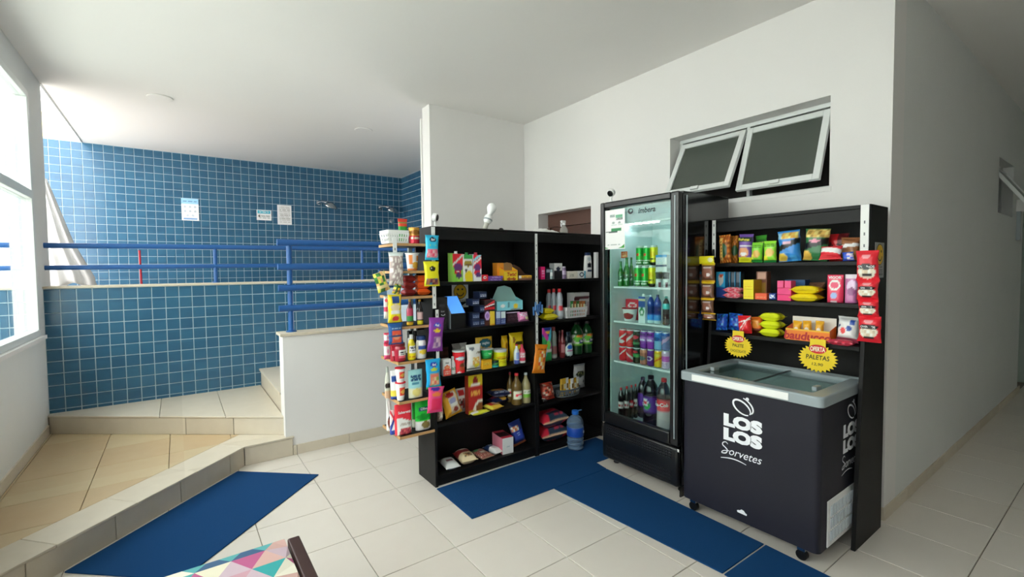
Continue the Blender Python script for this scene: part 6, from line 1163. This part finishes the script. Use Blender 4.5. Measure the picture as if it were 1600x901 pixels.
p, q = ony(881, 360, 2.9), ony(881, 339, 2.9); sb = tag(empty('spray_bottle', (p.x, 2.9, AH+.001), .0), 'clear spray bottle with a white trigger on the shelf top', 'spray bottle'); hs = q.z-AH
CLR = bpy.data.materials.new('clear_plastic'); CLR.use_nodes = True; _b = CLR.node_tree.nodes['Principled BSDF']; _b.inputs['Base Color'].default_value = (*lin('cfcbc4'), 1); _b.inputs['Roughness'].default_value = .15; _b.inputs['Transmission Weight'].default_value = .5; _b.inputs['IOR'].default_value = 1.2
autosm(MB().lathe([(0, 0), (.031, 0), (.034, .006), (.034, .03), (.03, .048), (.016, .066), (.012, .07), (.012, .078)], seg=20).build('bottle', CLR, sb)); autosm(MB().lathe([(.014, .076), (.014, .09), (.01, .092)], seg=16).build('collar', WHITEPL, sb))
bevel(MB().box(-.03, .016, -.009, .009, .092, .114).build('spray_head', WHITEPL, sb), .004); bevel(MB().box(-.036, -.03, -.004, .004, .1, .11).build('nozzle', WHITEPL, sb), .001); t_ = bevel(MB().box(-.024, -.018, -.005, .005, .064, .093).build('trigger', WHITEPL, sb), .002); t_.rotation_euler = (0, -.12, 0)

# --- mats
def mat_obj(label, pts):
    o = MB().prism([(p[0], p[1]) for p in pts], .0005, .0075).build('floor_mat', CARPET); return tag(bevel(o, .002, 1), label, 'mat', 'blue floor mats')
mat_obj('blue mat laid diagonally along the stone step', [(.311, 3.863), (-.491, 3.06), (-.03, 2.643), (.773, 3.447)])
mat_obj('blue mat in front of the long black shelf', [(1.347, 2.742), (1.344, 2.284), (2.47, 2.28), (2.49, 2.4), (2.86, 2.4), (2.86, 2.762)])
mat_obj('blue mat running past the fridge and the freezer', [(1.969, 2.278), (2.468, 2.274), (2.437, 1.154), (2.045, 1.157)])
mat_obj('blue mat at the bottom edge below the freezer', [(2.043, 1.148), (2.436, 1.145), (2.40, .45), (2.06, .46)])

# --- upholstered bench in the foreground
BT = .45; BX0, BX1, BY0, BY1 = -.30, .298, 1.30, 1.905
bn = tag(empty('bench', (0, 1.6, 0)), 'bench with a pastel triangle patterned seat and dark brown frame', 'bench')
PAL = ['e9e2cc', 'c8b0bc', '2f9fa0', 'b85a88', '365a80', 'e3dcc4', 'c89aa6', '58a8aa', 'a04a78', 'ece6d4', '6a5a80', 'd0a8a0']
bm_cols, V, F = [], [], []
def tri_layer(x0, x1, y0, y1, z):
    """seat cloth: triangles of printed colour, cut at the cushion's edge"""
    s = .105; hgt = s*.8660
    for j in range(int((y1-y0)/hgt)+2):
        for i in range(-2, int((x1-x0)/s)*2+6):
            yb_, yt_ = y0+hgt*j, y0+hgt*(j+1); xo = x0+s*.5*i
            up = (i+j) % 2 == 0
            P = [(xo, yb_), (xo+s, yb_), (xo+s/2, yt_)] if up else [(xo+s/2, yb_), (xo+s, yt_), (xo, yt_)]
            for a_, b_2, c_2 in ((-1, 0, -x0), (1, 0, x1), (0, -1, -y0), (0, 1, y1)):
                P = clip(P, a_, b_2, c_2)
                if len(P) < 3: break
            if len(P) < 3: continue
            cs = tuple(.66*q_ for q_ in lin(PAL[(i*5+j*7+(i*j) % 5+(3 if up else 0)) % len(PAL)])); k = len(V)
            for q in P:
                ed = min(q[0]-x0, x1-q[0], q[1]-y0, y1-q[1]); V.append((q[0], q[1], z-(.012*(1-min(1, ed/.02))**2))); bm_cols.append(cs)
            F.append(tuple(range(k, k+len(P))))
tri_layer(BX0, BX1, BY0, BY1, BT)
CLOTH = print_mat('seat_cloth', .75)
kid(bn, mk('seat_cloth', V, F, CLOTH, None, bm_cols)); kid(bn, bevel(MB().box(BX0+.004, BX1-.004, BY0+.004, BY1-.004, BT-.06, BT-.0125).build('seat_cushion', mat('seat_side_cloth', 'b9a6a8', .8, var=.3, scale=30)), .008, 3))
BRN = mat('bench_wood', '3a2320', .35, var=.2, scale=10, stretch=(1, 8, 1))
kid(bn, bevel(MB().box(BX1+.008, BX1+.05, BY0-.04, BY1-.012, BT-.06, BT-.008).build('side_rail', BRN), .005)); kid(bn, bevel(MB().box(BX0-.05, BX0-.004, BY0-.04, BY1-.0, BT-.055, BT-.01).build('side_rail', BRN), .005))
kid(bn, bevel(MB().box(BX0, BX1, BY0+.005, BY1-.004, BT-.10, BT-.061).build('apron', BRN), .003))
for x_ in (BX0-.03, BX1+.028):
    for y_ in (BY0, BY1-.05): kid(bn, bevel(MB().box(x_-.016, x_+.016, y_-.016, y_+.016, 0.001, BT-.056).build('leg', BRN), .003))

# --- showers, signs, cover, pole
for x_, z_, l in ((1.86, 2.535, 'chrome shower head on the blue tiles nearer the notices'), (2.86, 2.53, 'chrome shower head on the blue tiles nearer the corner')):
    sh = tag(empty('wall_shower', (x_, YB-.006, z_)), l, 'shower', 'chrome shower heads')
    autosm(MB().tube([(0, 0, 0), (0, -.012, 0)], .035, 18).build('wall_flange', CHROME, sh)); autosm(MB().tube([(0, -.01, 0), (.02, -.06, .012), (.05, -.14, .005), (.09, -.2, -.02)], [.03, .026, .024, .026], 12).build('arm', CHROME, sh))
    h = autosm(MB().lathe([(.0, 0), (.105, 0), (.108, .012), (.08, .04), (.04, .062), (.02, .07)], seg=22).build('rose', CHROME, sh)); h.location = (.12, -.24, -.085); h.rotation_euler = (.3, .3, 0)
vp = ony(600, 340, YB); tp2 = tag(empty('shower_valve', (ony(611, 346, YB).x, YB-.006, ony(611, 346, YB).z)), 'round chrome shower valve low on the blue tiles', 'valve'); autosm(MB().tube([(0, 0, 0), (0, -.03, 0)], .05, 20).build('plate', CHROME, tp2)); autosm(MB().tube([(0, -.03, 0), (0, -.07, 0)], .022, 14).build('knob', CHROME, tp2))
def notice(label, px, base, layers, texts=()):
    x0, x1, y0, y1 = px; a, b = ony((x0+x1)/2, y0, YB-.008), ony((x0+x1)/2, y1, YB-.008); l_, r_ = ony(x0, (y0+y1)/2, YB-.008), ony(x1, (y0+y1)/2, YB-.008)
    w_, hh = r_.x-l_.x, a.z-b.z
    r = poster('notice', label, 'sign', ((l_.x+r_.x)/2, YB-.0085, b.z), w_, hh, 0, base, layers, n=24, m=30, t=.004)
    for s, cu, cv, th, c, tw in texts: lettering(s, r, (cu-.5)*w_, -.003, cv*hh, th*hh, c, w=tw*w_)
    return r
notice('white notice with a blue heading and small pictograms on the blue tiles', (283.5, 310.5, 310, 344.5), 'e3ebf0', [('r',0,.76,1,1,'8ab8dc'),('s',.1,.84,.9,.94,'2a5a90',1),('e',.2,.62,.07,.05,'9aa8b4'),('e',.5,.62,.07,.05,'9aa8b4'),('e',.8,.62,.07,.05,'9aa8b4'),('e',.2,.42,.07,.05,'9aa8b4'),('e',.5,.42,.07,.05,'9aa8b4'),('e',.8,.42,.07,.05,'9aa8b4'),('e',.35,.22,.07,.05,'a8b4be'),('e',.65,.22,.07,.05,'a8b4be'),('r',.1,.05,.9,.1,'5a8ab8')], [])
notice('small white notice with a turquoise band on the blue tiles', (401, 424, 328, 344), 'e8ecea', [('r',.05,.66,.95,.95,'2a9ab0'),('s',.2,.74,.8,.9,'e0f2f4',1),('s',.2,.2,.9,.55,'8a9290',3),('e',.18,.4,.06,.12,'3a3a3a')], [])
notice('plain white notice with grey lines beside the turquoise banded one', (433.5, 455.5, 320.5, 351), 'dcdcd8', [('s',.15,.12,.88,.9,'a8a8a4',9)])
# white cover hanging by the opening
V, F = [], []
nx, nz = 26, 22; Yc = 6.05
for j in range(nz+1):
    for i in range(nx+1):
        u, v = i/nx, j/nz; wv = (.05+.15*(1-v)/.58) if v > .42 else (.20+.17*(.42-v)/.42*(1 if v > .06 else .9)); z = 1.335+v*1.0
        fold = .035*sin(u*19+v*2)*(.4+.6*(1-v)); V.append((-1.0+u*wv+(.02*(1-v)), Yc-.04*sin(u*pi)+fold, z-.03*sin(u*9)*(1-v)))
for j in range(nz):
    for i in range(nx): a = j*(nx+1)+i; F.append((a, a+1, a+nx+2, a+nx+1))
cv = mk('hanging_cover', V, F, mat('white_tarp', 'dfe1e0', .55, var=.05), None, None, True); sd = cv.modifiers.new('thick', 'SOLIDIFY'); sd.thickness = .004; tag(cv, 'white folded cover hanging beside the left opening', 'cover')
pl_ = tag(empty('pole', (-.28, 5.75, 1.301)), 'thin red pole leaning behind the blue ledge railing', 'pole'); autosm(MB().tube([(0, 0, 0), (-.006, .03, .36)], .009, 10).build('shaft', mat('red_paint', 'c8283a', .4), pl_)); autosm(MB().tube([(-.006, .03, .36), (-.0062, .031, .37)], .011, 10).build('end_cap', mat('red_paint'), pl_))
# ceiling discs
for (u, v), l in (((568, 203), 'flat white ceiling lamp disc nearer the return wall'), ((250, 152), 'flat white ceiling lamp disc nearer the window')):
    p = onz(u, v, ZC); r = tag(empty('ceiling_lamp', (p.x, p.y, ZC-.011)), l, 'ceiling lamp', 'flush ceiling lamps'); autosm(MB().lathe([(.10, .0105), (.10, .003), (.092, 0), (.086, 0)], seg=28).build('rim', CEIL, r)); MB().lathe([(.085, .002), (.085, .004), (0, .004)], seg=28).build('diffuser', CEIL, r)
# door closer by the corridor window
p = ony(1589, 320, YC); dc = tag(empty('wall_bracket', (7.2, YC-.001, 2.0)), 'white and black bracket on the corridor wall end', 'bracket'); MB().box(-.06, .06, -.09, 0, 0, .12).build('body', WHITEPL, dc); MB().box(-.05, .05, -.16, -.09, .04, .08).build('arm', BLKPL, dc); MB().box(-.02, .02, -.03, 0, -.3, 0).build('conduit', GREYPL, dc)
